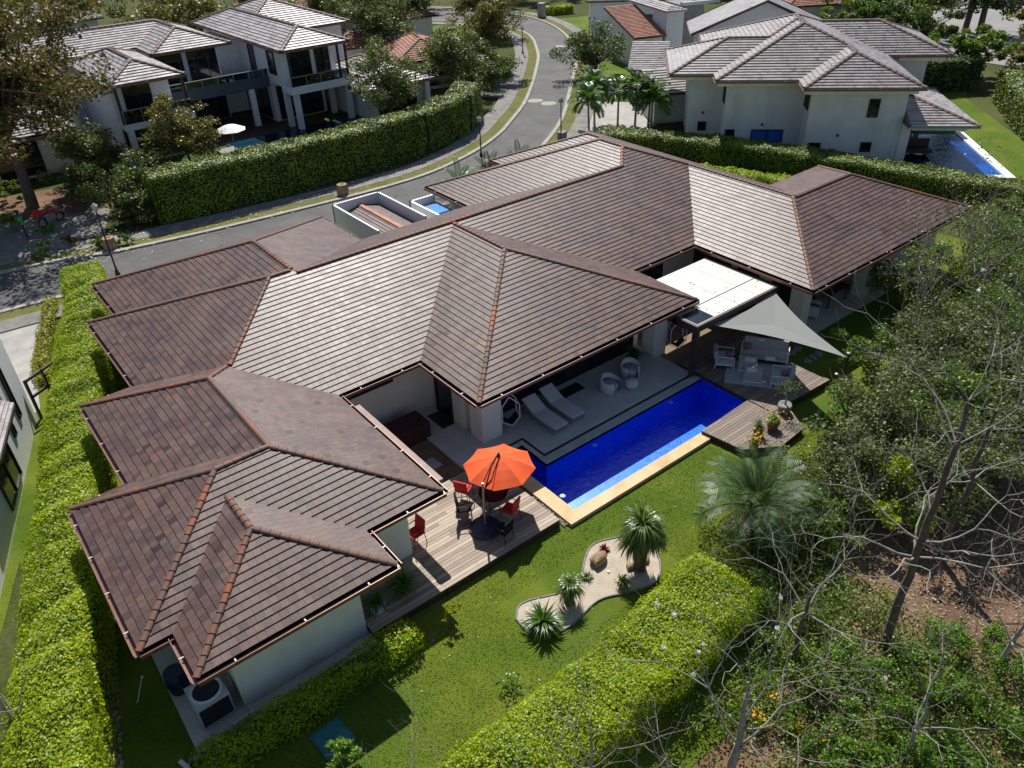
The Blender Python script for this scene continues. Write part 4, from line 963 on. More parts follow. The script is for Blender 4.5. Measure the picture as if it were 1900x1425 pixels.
# ------------------------------------------------------------------ loungers and terrace seats
def lounger(label, x, y):
    t = thing('sun_lounger', label, 'sun lounger', (x, y, .15), 0, 'sun loungers on the pool terrace')
    mb = MB(); mb.b2(-.33, .33, 0, 1.30, .30, .36); mb.box((0, 1.62, .50), (.66, .78, .06), 0, 0, Matrix.Rotation(R(26), 3, 'X')); obj('mattress', mb, M['offwhite'], t)
    mb = MB(); mb.b2(-.35, -.31, 0, 1.95, .24, .30); mb.b2(.31, .35, 0, 1.95, .24, .30); mb.b2(-.35, .35, -.01, .04, .24, .30); mb.b2(-.35, .35, 1.9, 1.95, .24, .3); obj('frame', mb, M['greymetal'], t)
    for sx in (-.33, .33):
        for yy in (.06, 1.85): mb = MB(); mb.b2(sx-.02, sx+.02, yy-.02, yy+.02, 0, .24); obj('leg', mb, M['greymetal'], t)
    return t
lounger('cream sun lounger nearer the corner column of the terrace', 15.75, 17.85)
lounger('cream sun lounger nearer the black doormat', 16.72, 17.95)
def tub(label, x, y, rz, fab='offwhite'):
    t = thing('tub_chair', label, 'armchair', (x, y, .15), rz)
    n_ = 20; rows = []
    for r_, z in ((.36, 0), (.42, .12), (.43, .40), (.40, .66), (.33, .66), (.33, .42)):
        row = []
        for k in range(n_+1):
            a = R(-60)+R(300)*k/n_; up = max(0, math.cos(a-R(90)))
            row.append((r_*math.cos(a), r_*math.sin(a), z*(0.78+.22*max(0, math.sin(a)))))
        rows.append(row)
    mb = MB(); mb.grid(rows); obj('shell', mb, M[fab], t, smooth=True)
    mb = MB(); mb.lathe([(.001, .38), (.33, .37), (.345, .30), (.33, .1), (.001, .1)], n=20); obj('cushion', mb, M['greyfab'], t, smooth=True); return t
tub('cream tub armchair on the terrace turned to the pool with a grey seat', 19.15, 18.7, R(10)); tub('cream tub armchair next to the potted plant by the glass', 20.55, 18.95, R(-25))
mb = MB(); mb.lathe([(.001, 0), (.22, .02), (.29, .15), (.27, .30), (.18, .38), (.001, .39)], n=20); solo('pouf', 'round cream knitted pouf between the two tub armchairs', 'pouf', mb, M['offwhite'], (19.95, 18.25, .15), smooth=True)
for (x, y), lb, rz in (((17.95, 19.75), 'black doormat on the terrace in front of the sliding glass', 0), ((12.75, 21.6), 'black doormat by the side door near the courtyard', R(90))):
    mb = MB(); mb.b2(-.55, .55, -.28, .28, 0, .015); solo('doormat', lb, 'doormat', mb, M['black'], (x, y, .152), rz)
def hang(label, x, y, z, rz):
    t = thing('hanging_chair', label, 'hanging chair', (x, y, z), rz)
    mb = MB()
    for f in (-.22, .22):
        pts = [(0.0, f, 1.35), (.38, f, .95), (.40, f, .35), (.1, f, 0), (-.3, f, .25), (-.3, f, .95), (0, f, 1.35)]; mb.tube(pts, .02, 6)
    for p in ((.38, .95), (.4, .35), (.1, 0), (-.3, .25), (-.3, .95)): mb.tube([(p[0], -.22, p[1]), (p[0], .22, p[1])], .015, 6)
    obj('frame', mb, M['white'], t)
    mb = MB(); mb.grid([[(-.28, -.2, .9), (-.28, .2, .9)], [(-.29, -.2, .3), (-.29, .2, .3)], [(.08, -.2, .05), (.08, .2, .05)], [(.36, -.2, .36), (.36, .2, .36)]]); obj('seat', mb, M['black'], t)
    mb = MB(); mb.tube([(0, 0, 1.35), (0, 0, 2.93-z)], .01, 5); obj('rope', mb, M['white'], t); return t
hang('white framed hanging chair beside the corner column', 14.35, 19.3, .5, R(-20)); hang('white framed hanging chair at the far column near the pergola', 23.25, 18.9, .5, R(-30))
# lounge group
def sofa(name, label, cat, x, y, rz, wd):
    t = thing(name, label, cat, (x, y, .32), rz)
    mb = MB(); mb.b2(-wd/2+.05, wd/2-.05, -.33, .35, .22, .40); obj('seat_cushion', mb, M['greyfab'], t)
    mb = MB(); mb.box((0, .38, .52), (wd-.1, .16, .48), 0, 0, Matrix.Rotation(R(-14), 3, 'X')); obj('backrest', mb, M['greyfab'], t)
    for sx in (-1, 1):
        mb = MB(); q = sx*wd/2; mb.tube([(q, -.34, 0), (q, -.36, .55), (q, .3, .58), (q, .42, 0)], .022, 6); obj('armrest', mb, M['white'], t)
    mb = MB(); mb.b2(-wd/2, wd/2, -.35, .4, .17, .22); obj('frame', mb, M['white'], t); return t
sofa('sofa', 'blue grey outdoor sofa on the shaded deck with its back to the stepping stones', 'sofa', 25.5, 15.9, R(-58), 1.9)
sofa('armchair', 'blue grey armchair at the pergola end of the outdoor rug', 'armchair', 23.95, 16.75, R(40), .85)
sofa('armchair', 'blue grey armchair with a scatter cushion nearest the deck corner', 'armchair', 24.45, 14.35, R(-148), .85)
mb = MB(); mb.b2(-1.25, 1.25, -.9, .9, 0, .015); solo('rug', 'pale blue grey outdoor rug under the lounge furniture', 'rug', mb, M['greyfab'], (24.3, 15.35, .303), R(-55))
for x, y, lb, rz, sx in ((24.45, 15.95, 'upholstered grey ottoman nearest the sofa on the outdoor rug', R(-55), .75), (23.95, 15.3, 'low grey ottoman nearest the pool on the outdoor rug', R(-55), .7)):
    t = thing('ottoman', lb, 'ottoman', (x, y, .32), rz); mb = MB(); mb.b2(-sx/2, sx/2, -.35, .35, .06, .36); obj('cushion', mb, M['greyfab'], t); mb = MB(); mb.b2(-sx/2-.01, sx/2+.01, -.36, .36, 0, .06); obj('base', mb, M['white'], t)
for x, y, z, lb, rz, s in ((24.5, 15.9, .69, 'white tray on the ottoman nearest the sofa', R(-55), .42), (23.9, 15.35, .69, 'white tray on the ottoman nearest the pool', R(-55), .38), (25.1, 15.35, .74, 'folded white towel on the sofa seat', R(-50), .4), (25.6, 16.2, 1.08, 'white cloth on the sofa back', R(-55), .25), (24.0, 14.85, .34, 'small white tray on the rug near the deck corner', R(-50), .28)):
    mb = MB(); mb.b2(-s/2, s/2, -s*.35, s*.35, 0, .025); solo('tray' if 'tray' in lb else 'towel', lb, 'tray' if 'tray' in lb else 'towel', mb, M['white'], (x, y, z), rz)
for x, y, z, lb in ((25.15, 16.55, .85, 'pinkish scatter cushion at the left end of the sofa'), (24.1, 16.6, .85, 'pinkish scatter cushion on the armchair by the pergola'), (24.6, 14.25, .85, 'purple grey scatter cushion on the armchair nearest the deck corner')):
    mb = MB(); mb.lathe([(.001, -.07), (.14, -.05), (.2, 0), (.14, .05), (.001, .07)], n=8); solo('cushion', lb, 'cushion', mb, simple('dusty_pink_cloth', (.22, .13, .14)), (x, y, z), R(30), smooth=True)
# covered terrace of the right wing
for x, y, lb, fm in ((29.6, 17.0, 'white wicker chair with a violet cushion, left one on the right wing terrace', 'purple'), (30.5, 16.95, 'white wicker chair with a violet back, right one on the right wing terrace', 'purple')):
    t = thing('wicker_chair', lb, 'chair', (x, y, .15), R(200)); mb = MB(); mb.b2(-.3, .3, -.3, .3, .05, .40); obj('seat', mb, M['white'], t)
    mb = MB(); mb.box((0, -.3, .75), (.6, .07, .75), 0, 0, Matrix.Rotation(R(8), 3, 'X')); obj('backrest', mb, M[fm], t); mb = MB(); mb.b2(-.36, -.29, -.3, .3, .1, .62); mb.b2(.29, .36, -.3, .3, .1, .62); obj('armrest', mb, M['white'], t)
    mb = MB(); mb.b2(-.26, .26, -.2, .28, .40, .47); obj('cushion', mb, M[fm], t)
t = thing('dining_table', 'dark table in the deep shade of the right wing terrace', 'table', (32.3, 17.2, .15)); mb = MB(); mb.b2(-.8, .8, -.45, .45, .7, .75); obj('table_top', mb, M['wood'], t)
for sx in (-.7, .7):
    for sy in (-.38, .38): mb = MB(); mb.b2(sx-.03, sx+.03, sy-.03, sy+.03, 0, .7); obj('leg', mb, M['wood'], t)
# stepping stones
for i, (px, py) in enumerate(((1500, 670), (1509, 664), (1518, 658), (1470, 655), (1480, 648))):
    x, y, z = at(px, py, 0); mb = MB(); mb.b2(-.22, .22, -.16, .16, 0, .03); solo('stepping_stone', ['second stepping stone of the row in the sail shadow, counting from the deck', 'third stepping stone of the row in the sail shadow', 'stepping stone farthest from the deck in the sail shadow', 'first stepping stone beside the sofa end of the deck', 'pale stone on the dark grass just behind the sofa'][i], 'stepping stone', mb, M['stoneslab'], (x, y, 0.002), R(25))
# ------------------------------------------------------------------ service corner
ac = thing('air_conditioner', 'large grey outdoor air conditioner with a round fan on the service terrace', 'air conditioner', (1.02, 14.95, .1), R(2))
mb = MB(); mb.b2(-.43, .43, -.43, .43, .05, .86); obj('casing', mb, M['accase'], ac)
mb = MB(); mb.lathe([(.34, .87), (.36, .91), (.405, .90), (.41, .86)], n=28); obj('fan_ring', mb, M['white'], ac)
mb = MB(); mb.lathe([(.001, .875), (.34, .868)], n=28); g_ = obj('fan_grille', mb, M['bluebin'], ac)
for k in range(5):
    a = k*2*math.pi/5; mb = MB(); mb.poly([(0, 0, .88), (.31*math.cos(a), .31*math.sin(a), .882), (.31*math.cos(a+.6), .31*math.sin(a+.6), .888)]); obj('fan_blade', mb, M['black'], g_)
mb = MB(); mb.b2(-.39, .39, -.445, -.431, .12, .76); mb.b2(.431, .445, -.39, .39, .12, .76); obj('coil_grille', mb, M['black'], ac)
mb = MB(); mb.tube([(.2, -.75, .03), (.75, -.75, .03), (.75, .2, .03)], .03, 6); mb.tube([(.43, .2, .3), (.65, .2, .3), (.66, .5, .3)], .03, 6); obj('pipe', mb, M['white'], ac)
t = thing('rain_barrel', 'dark blue plastic barrel in the shade beside the air conditioner', 'barrel', (0.55, 16.2, .1)); mb = MB(); mb.lathe([(.001, 0), (.25, 0), (.29, .3), (.27, .7), (.25, .72)], n=22); obj('drum', mb, M['bluebin'], t, smooth=True); mb = MB(); mb.lathe([(.001, .74), (.24, .74), (.27, .72), (.27, .69)], n=22); obj('lid', mb, M['bluebin'], t)
t = thing('hose_coil', 'coiled grey hose and bits of pipe at the front corner of the service terrace', 'hose', (0.1, 13.75, 0)); mb = MB()
for k in range(4): mb.tube([(.2*math.cos(a)+.02*k, .2*math.sin(a), .05+.04*k) for a in np.linspace(0, 6.28, 16)], .018, 5, caps=False)
obj('hose', mb, M['greymetal'], t); mb = MB(); mb.box((-.2, .12, .1), (.1, .5, .1), .3); mb.box((.12, -.25, .06), (.35, .1, .1), .8); obj('fitting', mb, M['white'], t)
mb = MB(); mb.tube([(0, 0, .03), (-.35, -.75, .03)], .018, 6); mb.lathe([(.001, .07), (.04, .05), (.04, 0)], (0, 0, 0), 8); solo('pipe', 'thin white pipe lying on the shaded grass left of the service terrace', 'pipe', mb, M['white'], (-.15, 17.3, .01))
x, y, z = at(617, 1370, 0); mb = MB(); mb.b2(-.42, .42, -.42, .42, 0, .03); mb.b2(-.36, .36, -.36, .36, .03, .045); solo('hatch_cover', 'square teal hatch cover in the shaded lawn', 'hatch cover', mb, M['teal'], (x, y, .002), R(5))
# deck bollard lights
for px, py, lb in ((1539, 703, 'small white topped bollard light at the outer corner of the lounge deck'),):
    t = thing('bollard_light', lb, 'garden light', (26.35, 13.05, 0)); mb = MB(); mb.tube([(0, 0, 0), (0, 0, .55)], .05, 8); obj('post', mb, M['black'], t); mb = MB(); mb.lathe([(.001, .62), (.06, .6), (.06, .55)], n=10); obj('cap', mb, M['white'], t)
# ------------------------------------------------------------------ gravel bed with plants
bedp = smooth_path([(9.0, 12.2), (9.0, 11.5), (9.5, 11.1), (10.2, 11.0), (11.3, 11.15), (12.2, 10.8), (13.1, 10.55), (13.8, 11.0), (14.2, 11.8), (13.9, 12.4), (13.3, 12.75), (12.7, 12.9), (12.1, 12.6), (11.3, 12.0), (10.6, 12.1), (9.8, 12.45), (9.35, 12.5), (9.0, 12.2)], 5)[:-1]
mb = MB(); mb.prism(bedp, -.01, .03); bed = tag(obj('gravel_bed', mb, M['gravel']), 'pale curved gravel bed in the lawn', None, None, 'structure')
mb = MB(); c0 = bedp+[bedp[0]]; mb.tube([(x, y, .03) for x, y in c0], .035, 6, caps=False); tag(obj('bed_edging', mb, M['stoneslab']), 'grey edging round the gravel bed', None, None, 'structure')
def boulder(label, x, y, s, seed, mat='rock', squash=.6):
    rg = random.Random(seed); mb = MB(); rows = []
    for i in range(9):
        th = math.pi*i/8; rows.append([(s*(1+.18*math.sin(3*a+seed)+.1*rg.uniform(-1, 1))*math.sin(th)*math.cos(a), s*.75*(1+.15*math.sin(2*a+seed)+.1*rg.uniform(-1, 1))*math.sin(th)*math.sin(a), s*squash*(-math.cos(th))+s*squash*.7) for a in [2*math.pi*j/12 for j in range(12)]])
    mb.grid(rows, 0, True); return solo('boulder', label, 'rock', mb, M[mat], (x, y, 0.02), rg.random()*3, smooth=False)
boulder('tan flat boulder in the gravel bed below the red rosette', 12.35, 12.25, .33, 2); boulder('small brown rock at the foot of the tall ponytail palm', 12.95, 11.45, .17, 4); boulder('white pebble sized stone in the middle of the gravel bed', 12.3, 11.75, .06, 5, 'whitefl'); boulder('rock at the right foot of the tall ponytail palm', 13.5, 11.3, .15, 7)
def strap_plant(label, x, y, h, n, L, wd, mat, seed, name='ponytail_palm', cat='palm', z=0.02, trunk=.1, droop=1.0, heads=None):
    rg = np.random.default_rng(seed); t = thing(name, label, cat, (x, y, z))
    heads = heads or [(0, 0, h, 1.0)]
    V = []; F = []; k = 0
    for hx, hy, hz, sc in heads:
        for i in range(int(n*sc)):
            az = rg.random()*6.283; el = math.asin(rg.uniform(-.25, 1)); ll = L*sc*rg.uniform(.7, 1.1); p = np.array([hx, hy, hz]); d = np.array([math.cos(az)*math.cos(el), math.sin(az)*math.cos(el), math.sin(el)+.15]); d /= np.linalg.norm(d)
            pts = [p]; m = 6
            for s in range(m): p = p+d*ll/m; d = d+np.array([0, 0, -.42*droop]); d /= np.linalg.norm(d); pts.append(p)
            sd_ = np.array([-math.sin(az), math.cos(az), 0])
            for s in range(m+1):
                w_ = wd*(1-(s/m)**1.6)+.002; V += [pts[s]-sd_*w_/2, pts[s]+sd_*w_/2]
            for s in range(m): F.append([k+2*s, k+2*s+1, k+2*s+3, k+2*s+2])
            k += 2*(m+1)
    me = bulk('leaves', np.array(V), np.array(F), M[mat]); o_ = bpy.data.objects.new('leaves', me); COL.objects.link(o_); o_.parent = t
    if trunk:
        mb = MB()
        for hx, hy, hz, sc in heads: mb.tube([(0, 0, 0), (hx*.3, hy*.3, hz*.35), (hx, hy, hz)], [trunk*1.6, trunk, trunk*.6], 9)
        obj('trunk', mb, M['bark_brown'], t)
    return t
strap_plant('tall ponytail palm with long drooping leaves at the right end of the gravel bed', 13.15, 11.25, 1.55, 380, 1.05, .05, 'strap', 1, heads=[(0, 0, 1.75, 1), (.22, -.12, 1.35, .75), (-.2, .15, 1.15, .7)], trunk=.13)
strap_plant('smaller ponytail palm with a single round head in the middle of the gravel bed', 10.6, 11.65,   .66, 300, .62, .038, 'strap', 2, trunk=.11)
strap_plant('dark green cycad at the left end of the gravel bed', 9.4, 11.45, .25, 190, .74, .075, 'palm', 3, name='cycad', cat='cycad', trunk=.08, droop=.5)
strap_plant('dark red rosette plant beside the tan boulder', 12.85, 12.5, .05, 60, .22, .06, 'redleaf', 4, name='bromeliad', cat='plant', trunk=0, droop=.3)
strap_plant('yellow green grassy tuft left of the tan boulder', 11.65, 12.0, .05, 140, .35, .02, 'strap', 5, name='grass_tuft', cat='plant', trunk=0)
def potted(label, x, y, z, r, h, n, L, wd, mat, seed, potm='terracotta', droop=.6, hz=.05, fl=None):
    t = thing('potted_plant', label, 'potted plant', (x, y, z)); mb = MB(); mb.lathe([(.001, 0), (r*.7, 0), (r, h), (r*1.06, h), (r*1.06, h-.04), (r*.9, h-.05), (.001, h-.05)], n=16); obj('pot', mb, M[potm], t)
    q = strap_plant('x', 0, 0, h+hz, n, L, wd, mat, seed, trunk=0, droop=droop, z=0)
    for ch in [c for c in COL.objects if c.parent == q]: ch.parent = t
    bpy.data.objects.remove(q)
    if fl:
        rg = np.random.default_rng(seed); P = np.stack([rg.normal(0, r*.9, 60), rg.normal(0, r*.9, 60), h+.12+rg.random(60)*.25], 1); v, f = leaves(P, .07, rg, None, 1, 1); me = bulk('flowers', v, f, M[fl]); o_ = bpy.data.objects.new('flowers', me); COL.objects.link(o_); o_.parent = t
    return t
potted('spiky aloe in a terracotta pot between the two ponytail palms', 12.2, 11.05, .02, .16, .22, 60, .34, .04, 'strap', 11)
potted('tall grassy plant in a pot on the lower deck beside the yellow flowers', 21.05, 12.85, .26, .2, .35, 130, .42, .02, 'strap', 12)
potted('pot of yellow and red flowers on the lower deck', 21.8, 12.75, .26, .25, .35, 130, .36, .04, 'leaf_bright', 13, fl='yellowfl')
potted('low pot of orange yellow flowers at the front of the lower deck', 20.35, 12.5, .26, .2, .25, 80, .25, .04, 'leaf_bright', 14, fl='yellowfl')
potted('dark potted plant beside the tub armchairs against the glass', 21.45, 19.6, .15, .2, .35, 120, .5, .06, 'palm', 15, 'black')
potted('white pot with a dark plant on the shaded deck end by the cream wall', 5.95, 14.85, .3, .24, .35, 90, .5, .05, 'palm', 16, 'white')
potted('dark bushy plant in a pot near the front edge of the shaded deck end', 6.95, 15.0, .3, .2, .3, 130, .65, .05, 'palm', 17, 'black')

t = thing('bonsai', 'small bonsai tree in a round pot where the two brown decks meet', 'potted tree', (23.0, 13.1, .27)); mb = MB(); mb.lathe([(.001, 0), (.2, 0), (.27, .2), (.25, .38), (.22, .36), (.001, .34)], n=18); obj('pot', mb, M['stoneslab'], t, smooth=True)
mb = MB(); mb.tube([(0, 0, .3), (.06, .02, .6), (-.05, .03, .85), (.05, 0, 1.1)], [.045, .035, .03, .02], 7); mb.tube([(-.03, .03, .8), (-.28, .1, 1.05)], [.02, .01], 6); mb.tube([(.03, .02, .9), (.3, -.1, 1.15)], [.02, .01], 6); obj('trunk', mb, M['bark_grey'], t)
rgb_ = np.random.default_rng(4); C_b = np.array([(-.3, .1, 1.1), (.3, -.1, 1.2), (.02, .05, 1.3), (-.1, -.2, 1.2), (.15, .22, 1.15)]); Pb = C_b[rgb_.integers(0, 5, 700)]+rgb_.normal(0, 1, (700, 3))*np.array([.15, .15, .06]); v, f = leaves(Pb, .055, rgb_); o_ = bpy.data.objects.new('crown', bulk('crown', v, f, M['leaf_dark'])); COL.objects.link(o_); o_.parent = t
# ------------------------------------------------------------------ trees
def grow(rg, p, d, L, r, lev, segs, tips, fork=(2, 3), ratio=.74, ang=.55, up=.12, wig=.16, kink=2, rr=.66):
    p = np.array(p, float); d = np.array(d, float); d /= np.linalg.norm(d)
    r1 = r*rr if lev > 0 else r*.45
    for k in range(kink):
        q = p+d*L/kink; a, b = r+(r1-r)*k/kink, r+(r1-r)*(k+1)/kink; segs.append((p, a, q, b)); p = q
        d = d+rg.normal(0, wig, 3)+np.array([0, 0, up]); d /= np.linalg.norm(d)
    if lev == 0: tips.append((p, d)); return
    n = rg.integers(fork[0], fork[1]+1); a0 = rg.random()*6.283
    h = np.array([0, 0, 1.0]) if abs(d[2]) < .9 else np.array([1.0, 0, 0]); u = np.cross(h, d); u /= np.linalg.norm(u); v = np.cross(d, u)
    for i in range(n):
        a = a0+6.283*i/n+rg.normal(0, .3); th = ang*rg.uniform(.75, 1.3); dd = d*math.cos(th)+(u*math.cos(a)+v*math.sin(a))*math.sin(th)
        grow(rg, p, dd, L*ratio*rg.uniform(.75, 1.2), r1*.95, lev-1, segs, tips, fork, ratio, ang, up, wig, kink, rr)
def bare_tree(label, x, y, whorls, r, seed, top=None, lean=(0, 0), mat='bark_grey', bmat='twig', leaf=None, nleaf=0, lsize=.09, fl=0, ang=.55, fork=(2, 2), name='bare_tree', ratio=.78, z=0, lspread=.25, wig=.14, rr=.64):
    """leafless tree: a trunk with whorls of zigzag boughs. whorls: (height, count, bough length, levels, angle from upright, upturn)"""
    rg = np.random.default_rng(seed); t = thing(name, label, 'tree', (x, y, z)); tr = []; br = []; tips = []
    top = top or max(w_[0] for w_ in whorls); k = max(4, int(top/.6)); p = np.array([0, 0, -.1]); P = [p]; bend = rg.normal(0, .035, 2)
    for i in range(k):
        q = np.array([lean[0]*top*(i+1)/k, lean[1]*top*(i+1)/k, top*(i+1)/k])+np.append(rg.normal(0, .03, 2)+bend*math.sin(3*i/k), 0)
        tr.append((p, r*(1.25-.75*i/k), q, r*(1.25-.75*(i+1)/k))); p = q; P.append(q)
    for hz, cnt, L, lev, th0, up in whorls:
        i = min(k, max(1, int(round(hz/top*k)))); s0 = P[i]; rw = r*(1.25-.75*i/k)*(.34 if r > .08 else .5); a0 = rg.random()*6.283
        for j in range(cnt):
            a = a0+6.283*j/cnt+rg.normal(0, .25); th = th0*rg.uniform(.85, 1.15); dd = np.array([math.cos(a)*math.sin(th), math.sin(a)*math.sin(th), math.cos(th)])
            grow(rg, s0, dd, L*rg.uniform(.8, 1.2), rw, lev, br, tips, fork, ratio, ang, up, wig, 3, rr)
    for nm, sg, m_ in (('trunk', tr, mat), ('branches', br, bmat)):
        V, F = tubes(sg, 6); o = bpy.data.objects.new(nm, bulk(nm, V, F, M[m_], smooth=True)); COL.objects.link(o); o.parent = t
    if nleaf:
        T = np.array([q for q, _ in tips]); Pp = T[rg.integers(0, len(T), nleaf)]+rg.normal(0, lspread, (nleaf, 3)); v, f = leaves(Pp, lsize, rg, None, 1, .6)
        o = bpy.data.objects.new('crown', bulk('crown', v, f, M[leaf])); COL.objects.link(o); o.parent = t
    if fl:
        T = [q for q, _ in tips]
        for i in rg.choice(len(T), min(fl, len(T)), replace=False):
            c = rg.normal(0, .02, (70, 3)); v, f = leaves(c+T[i], .055, rg, None, 1, .18); o = bpy.data.objects.new('blossom', bulk('blossom', v, f, M['whitefl'])); COL.objects.link(o); o.parent = t
    return t
def leafy(label, x, y, H, rx, rz, cz, leaf, n, size, seed, bark='bark_brown', tr=.15, cl=None, name='tree', cat='tree', ry=None, gap=.42, cr=None, z=0, twig=False, group=None, limbs=True, flat=0, stemsp=0):
    """trunk with limbs reaching leaf clusters spread through an uneven ellipsoid"""
    rg = np.random.default_rng(seed); t = thing(name, label, cat, (x, y, z), 0, group); ry = ry or rx
    ncl = cl or max(14, int(n/130)); C = []
    while len(C) < ncl:
        d = rg.normal(size=3); d /= np.linalg.norm(d); rr = rg.random()**.45
        lob = 1+.22*math.sin(3*math.atan2(d[1], d[0])+seed)+.16*math.sin(5*math.atan2(d[1], d[0])+2*seed+d[2]*3)
        q = d*rr*lob*np.array([rx, ry, rz]); 
        if q[2] < -rz*.75: continue
        C.append(q+np.array([0, 0, cz]))
    C = np.array(C); cr = cr or gap*min(rx, rz)*.75
    per = rg.dirichlet(np.ones(ncl)*2.5)*n; P = []
    for c, m in zip(C, per):
        k = int(m); q = rg.normal(size=(k, 3)); q /= np.linalg.norm(q, axis=1)[:, None]+1e-9; q *= (rg.random(k)**.5)[:, None]*cr*np.array([1.15, 1.15, .75]); P.append(c+q)
    P = np.concatenate(P); v, f = leaves(P, size, rg, None, 1, .6)
    segs = []
    hb = max(.3, cz-rz*.75); p = np.array([0, 0, -.1]); lean = rg.normal(0, .06, 2)
    top = np.array([lean[0]*hb, lean[1]*hb, hb])
    segs.append((p, tr*1.3, top*.5+p*.5+np.append(rg.normal(0, .04*tr*4, 2), 0), tr)); segs.append((segs[-1][2], tr, top, tr*.85))
    if limbs:
        mid = np.array([top[0], top[1], cz]); segs.append((top, tr*.8, mid, tr*.45))
        for c in C[rg.choice(ncl, min(ncl, 70), replace=False)]:
            s = top+(mid-top)*rg.random(); m = (s+c)/2+rg.normal(0, .12*rx, 3)*.5+np.array([0, 0, -.05*rx]); segs.append((s, tr*.38, m, tr*.22)); segs.append((m, tr*.22, c, tr*.08))
            if twig:
                for _ in range(5): e = c+rg.normal(0, cr*.8, 3)+np.array([0, 0, cr*.3]); segs.append((c, tr*.09, e, tr*.04))
    V, F = tubes(segs, 6)
    o = bpy.data.objects.new('trunk', bulk('trunk', V, F, M[bark], smooth=True)); COL.objects.link(o); o.parent = t
    o = bpy.data.objects.new('crown', bulk('crown', v, f, M[leaf])); COL.objects.link(o); o.parent = t
    return t
def palm(label, x, y, h, nf, L, mat, seed, r=.09, name='palm_tree', leafl=.38, droop=.5, bark='bark_grey', group=None, elmin=-.2, z=0, nl=22, lw=.035):
    rg = np.random.default_rng(seed); t = thing(name, label, 'palm', (x, y, z), 0, group); segs = []; lean = rg.normal(0, .04, 2)
    p = np.array([0, 0, -.1]); k = 5
    for i in range(k): q = np.array([lean[0]*h*(i+1)/k, lean[1]*h*(i+1)/k, h*(i+1)/k]); segs.append((p, r*(1.2-.08*i), q, r*(1.12-.08*i))); p = q
    V = []; F = []; kk = 0; R_ = []
    for i in range(nf):
        az = 2.39996*i+rg.normal(0, .15); el = elmin+(1.35-elmin)*(i/nf)**.8; d = np.array([math.cos(az)*math.cos(el), math.sin(az)*math.cos(el), math.sin(el)]); q = p.copy(); pts = [q]; m = 9; LL = L*rg.uniform(.85, 1.1)
        for s in range(m): q = q+d*LL/m; d = d+np.array([0, 0, -droop*.28*(s/m+.3)]); d /= np.linalg.norm(d); pts.append(q)
        for s in range(m): R_.append((pts[s], .022*(1-s/m)+.006, pts[s+1], .022*(1-(s+1)/m)+.005))
        pts = np.array(pts); sd = np.array([-math.sin(az), math.cos(az), 0])
        for j in range(nl):
            u = (.12+.88*j/(nl-1))*m; a = min(int(u), m-1); f = u-a; c = pts[a]*(1-f)+pts[min(a+1, m)]*f; dr = pts[min(a+1, m)]-pts[a]; dr = dr/np.linalg.norm(dr); ll = leafl*math.sin(math.pi*min(.97, (.15+.8*j/nl)))**.6
            for sg in (-1, 1):
                dd = sd*sg*.8+dr*.6+np.array([0, 0, .25]); dd /= np.linalg.norm(dd); e = c+dd*ll+np.array([0, 0, -.25*ll]); mid = c+dd*ll*.5; V += [c, mid+dr*lw, e, mid-dr*lw]; F.append([kk, kk+1, kk+2, kk+3]); kk += 4
    v, f = tubes(segs, 8); o = bpy.data.objects.new('trunk', bulk('trunk', v, f, M[bark], smooth=True)); COL.objects.link(o); o.parent = t
    v, f = tubes(R_, 4); V = np.array(V); F = np.array(F); Va, Fa, MI = cat_arr([(V, F, 0), (v, f, 1)])
    o = bpy.data.objects.new('fronds', bulk('fronds', Va, Fa, [M[mat], M['palm']], MI)); COL.objects.link(o); o.parent = t
    return t
# near the lawn and on the slope (right and bottom)
palm('broad feathery grey green palm at the right edge of the lawn below the lower deck', 16.6, 10.0, 1.4, 30, 2.05, 'palm_blue', 3, r=.2, leafl=.6, nl=30, droop=.95, elmin=.1, bark='bark_brown', lw=.02)
bare_tree('leafless pale tree with white puff blossoms at the bottom edge, trunk forking low', 10.0, 5.2, [(1.3, 3, 1.25, 5, .8, .10), (1.9, 3, 1.2, 5, .65, .12), (3.4, 3, 1.0, 5, .5, .1)], .10, 21, top=3.4, mat='bark_grey', fl=9)
bare_tree('tallest leafless tree with a long brown trunk rising from the mulched slope at the right', 16.1, 4.9, [(3.5, 4, 1.3, 5, 1.25, .05), (4.3, 4, 1.3, 5, 1.3, .06), (7.0, 3, 1.3, 5, 1.0, .08), (8.2, 3, 1.1, 5, .6, .1)], .105, 8, top=8.4, mat='bark_brown', fl=3)
bare_tree('leafless grey sapling rising at the bottom centre in front of the broad hedge', 5.6, 6.4, [(1.6, 2, .9, 3, .5, .12), (2.6, 3, .9, 3, .45, .12)], .05, 5, top=2.8, mat='bark_grey')
bare_tree('leafless grey sapling at the bottom left of the broad hedge, beside the teal hatch', 4.3, 6.9, [(1.2, 3, 1.0, 3, .6, .14), (2.2, 2, .9, 3, .4, .12)], .045, 6, top=2.4, mat='bark_grey')
bare_tree('thin leafless tree at the bottom edge between the saplings and the blossoming bare tree', 7.6, 5.4, [(1.6, 3, 1.0, 3, .5, .12), (2.6, 2, .9, 4, .4, .12)], .055, 12, top=2.7, mat='bark_grey')
bare_tree('thin leafless tree overhanging the long hedge at the lower left corner', -2.9, 16.3, [(1.8, 3, 1.0, 4, .6, .12), (2.8, 3, 1.0, 4, .5, .12)], .06, 7, top=3.0, mat='bark_grey', bmat='bark_grey')
bare_tree('wide leafless crown low over the soil left of the tallest bare tree', 13.8, 6.2, [(1.8, 4, 1.15, 4, 1.1, .05), (2.7, 3, 1.1, 4, .8, .08)], .075, 33, top=2.8, mat='bark_brown')
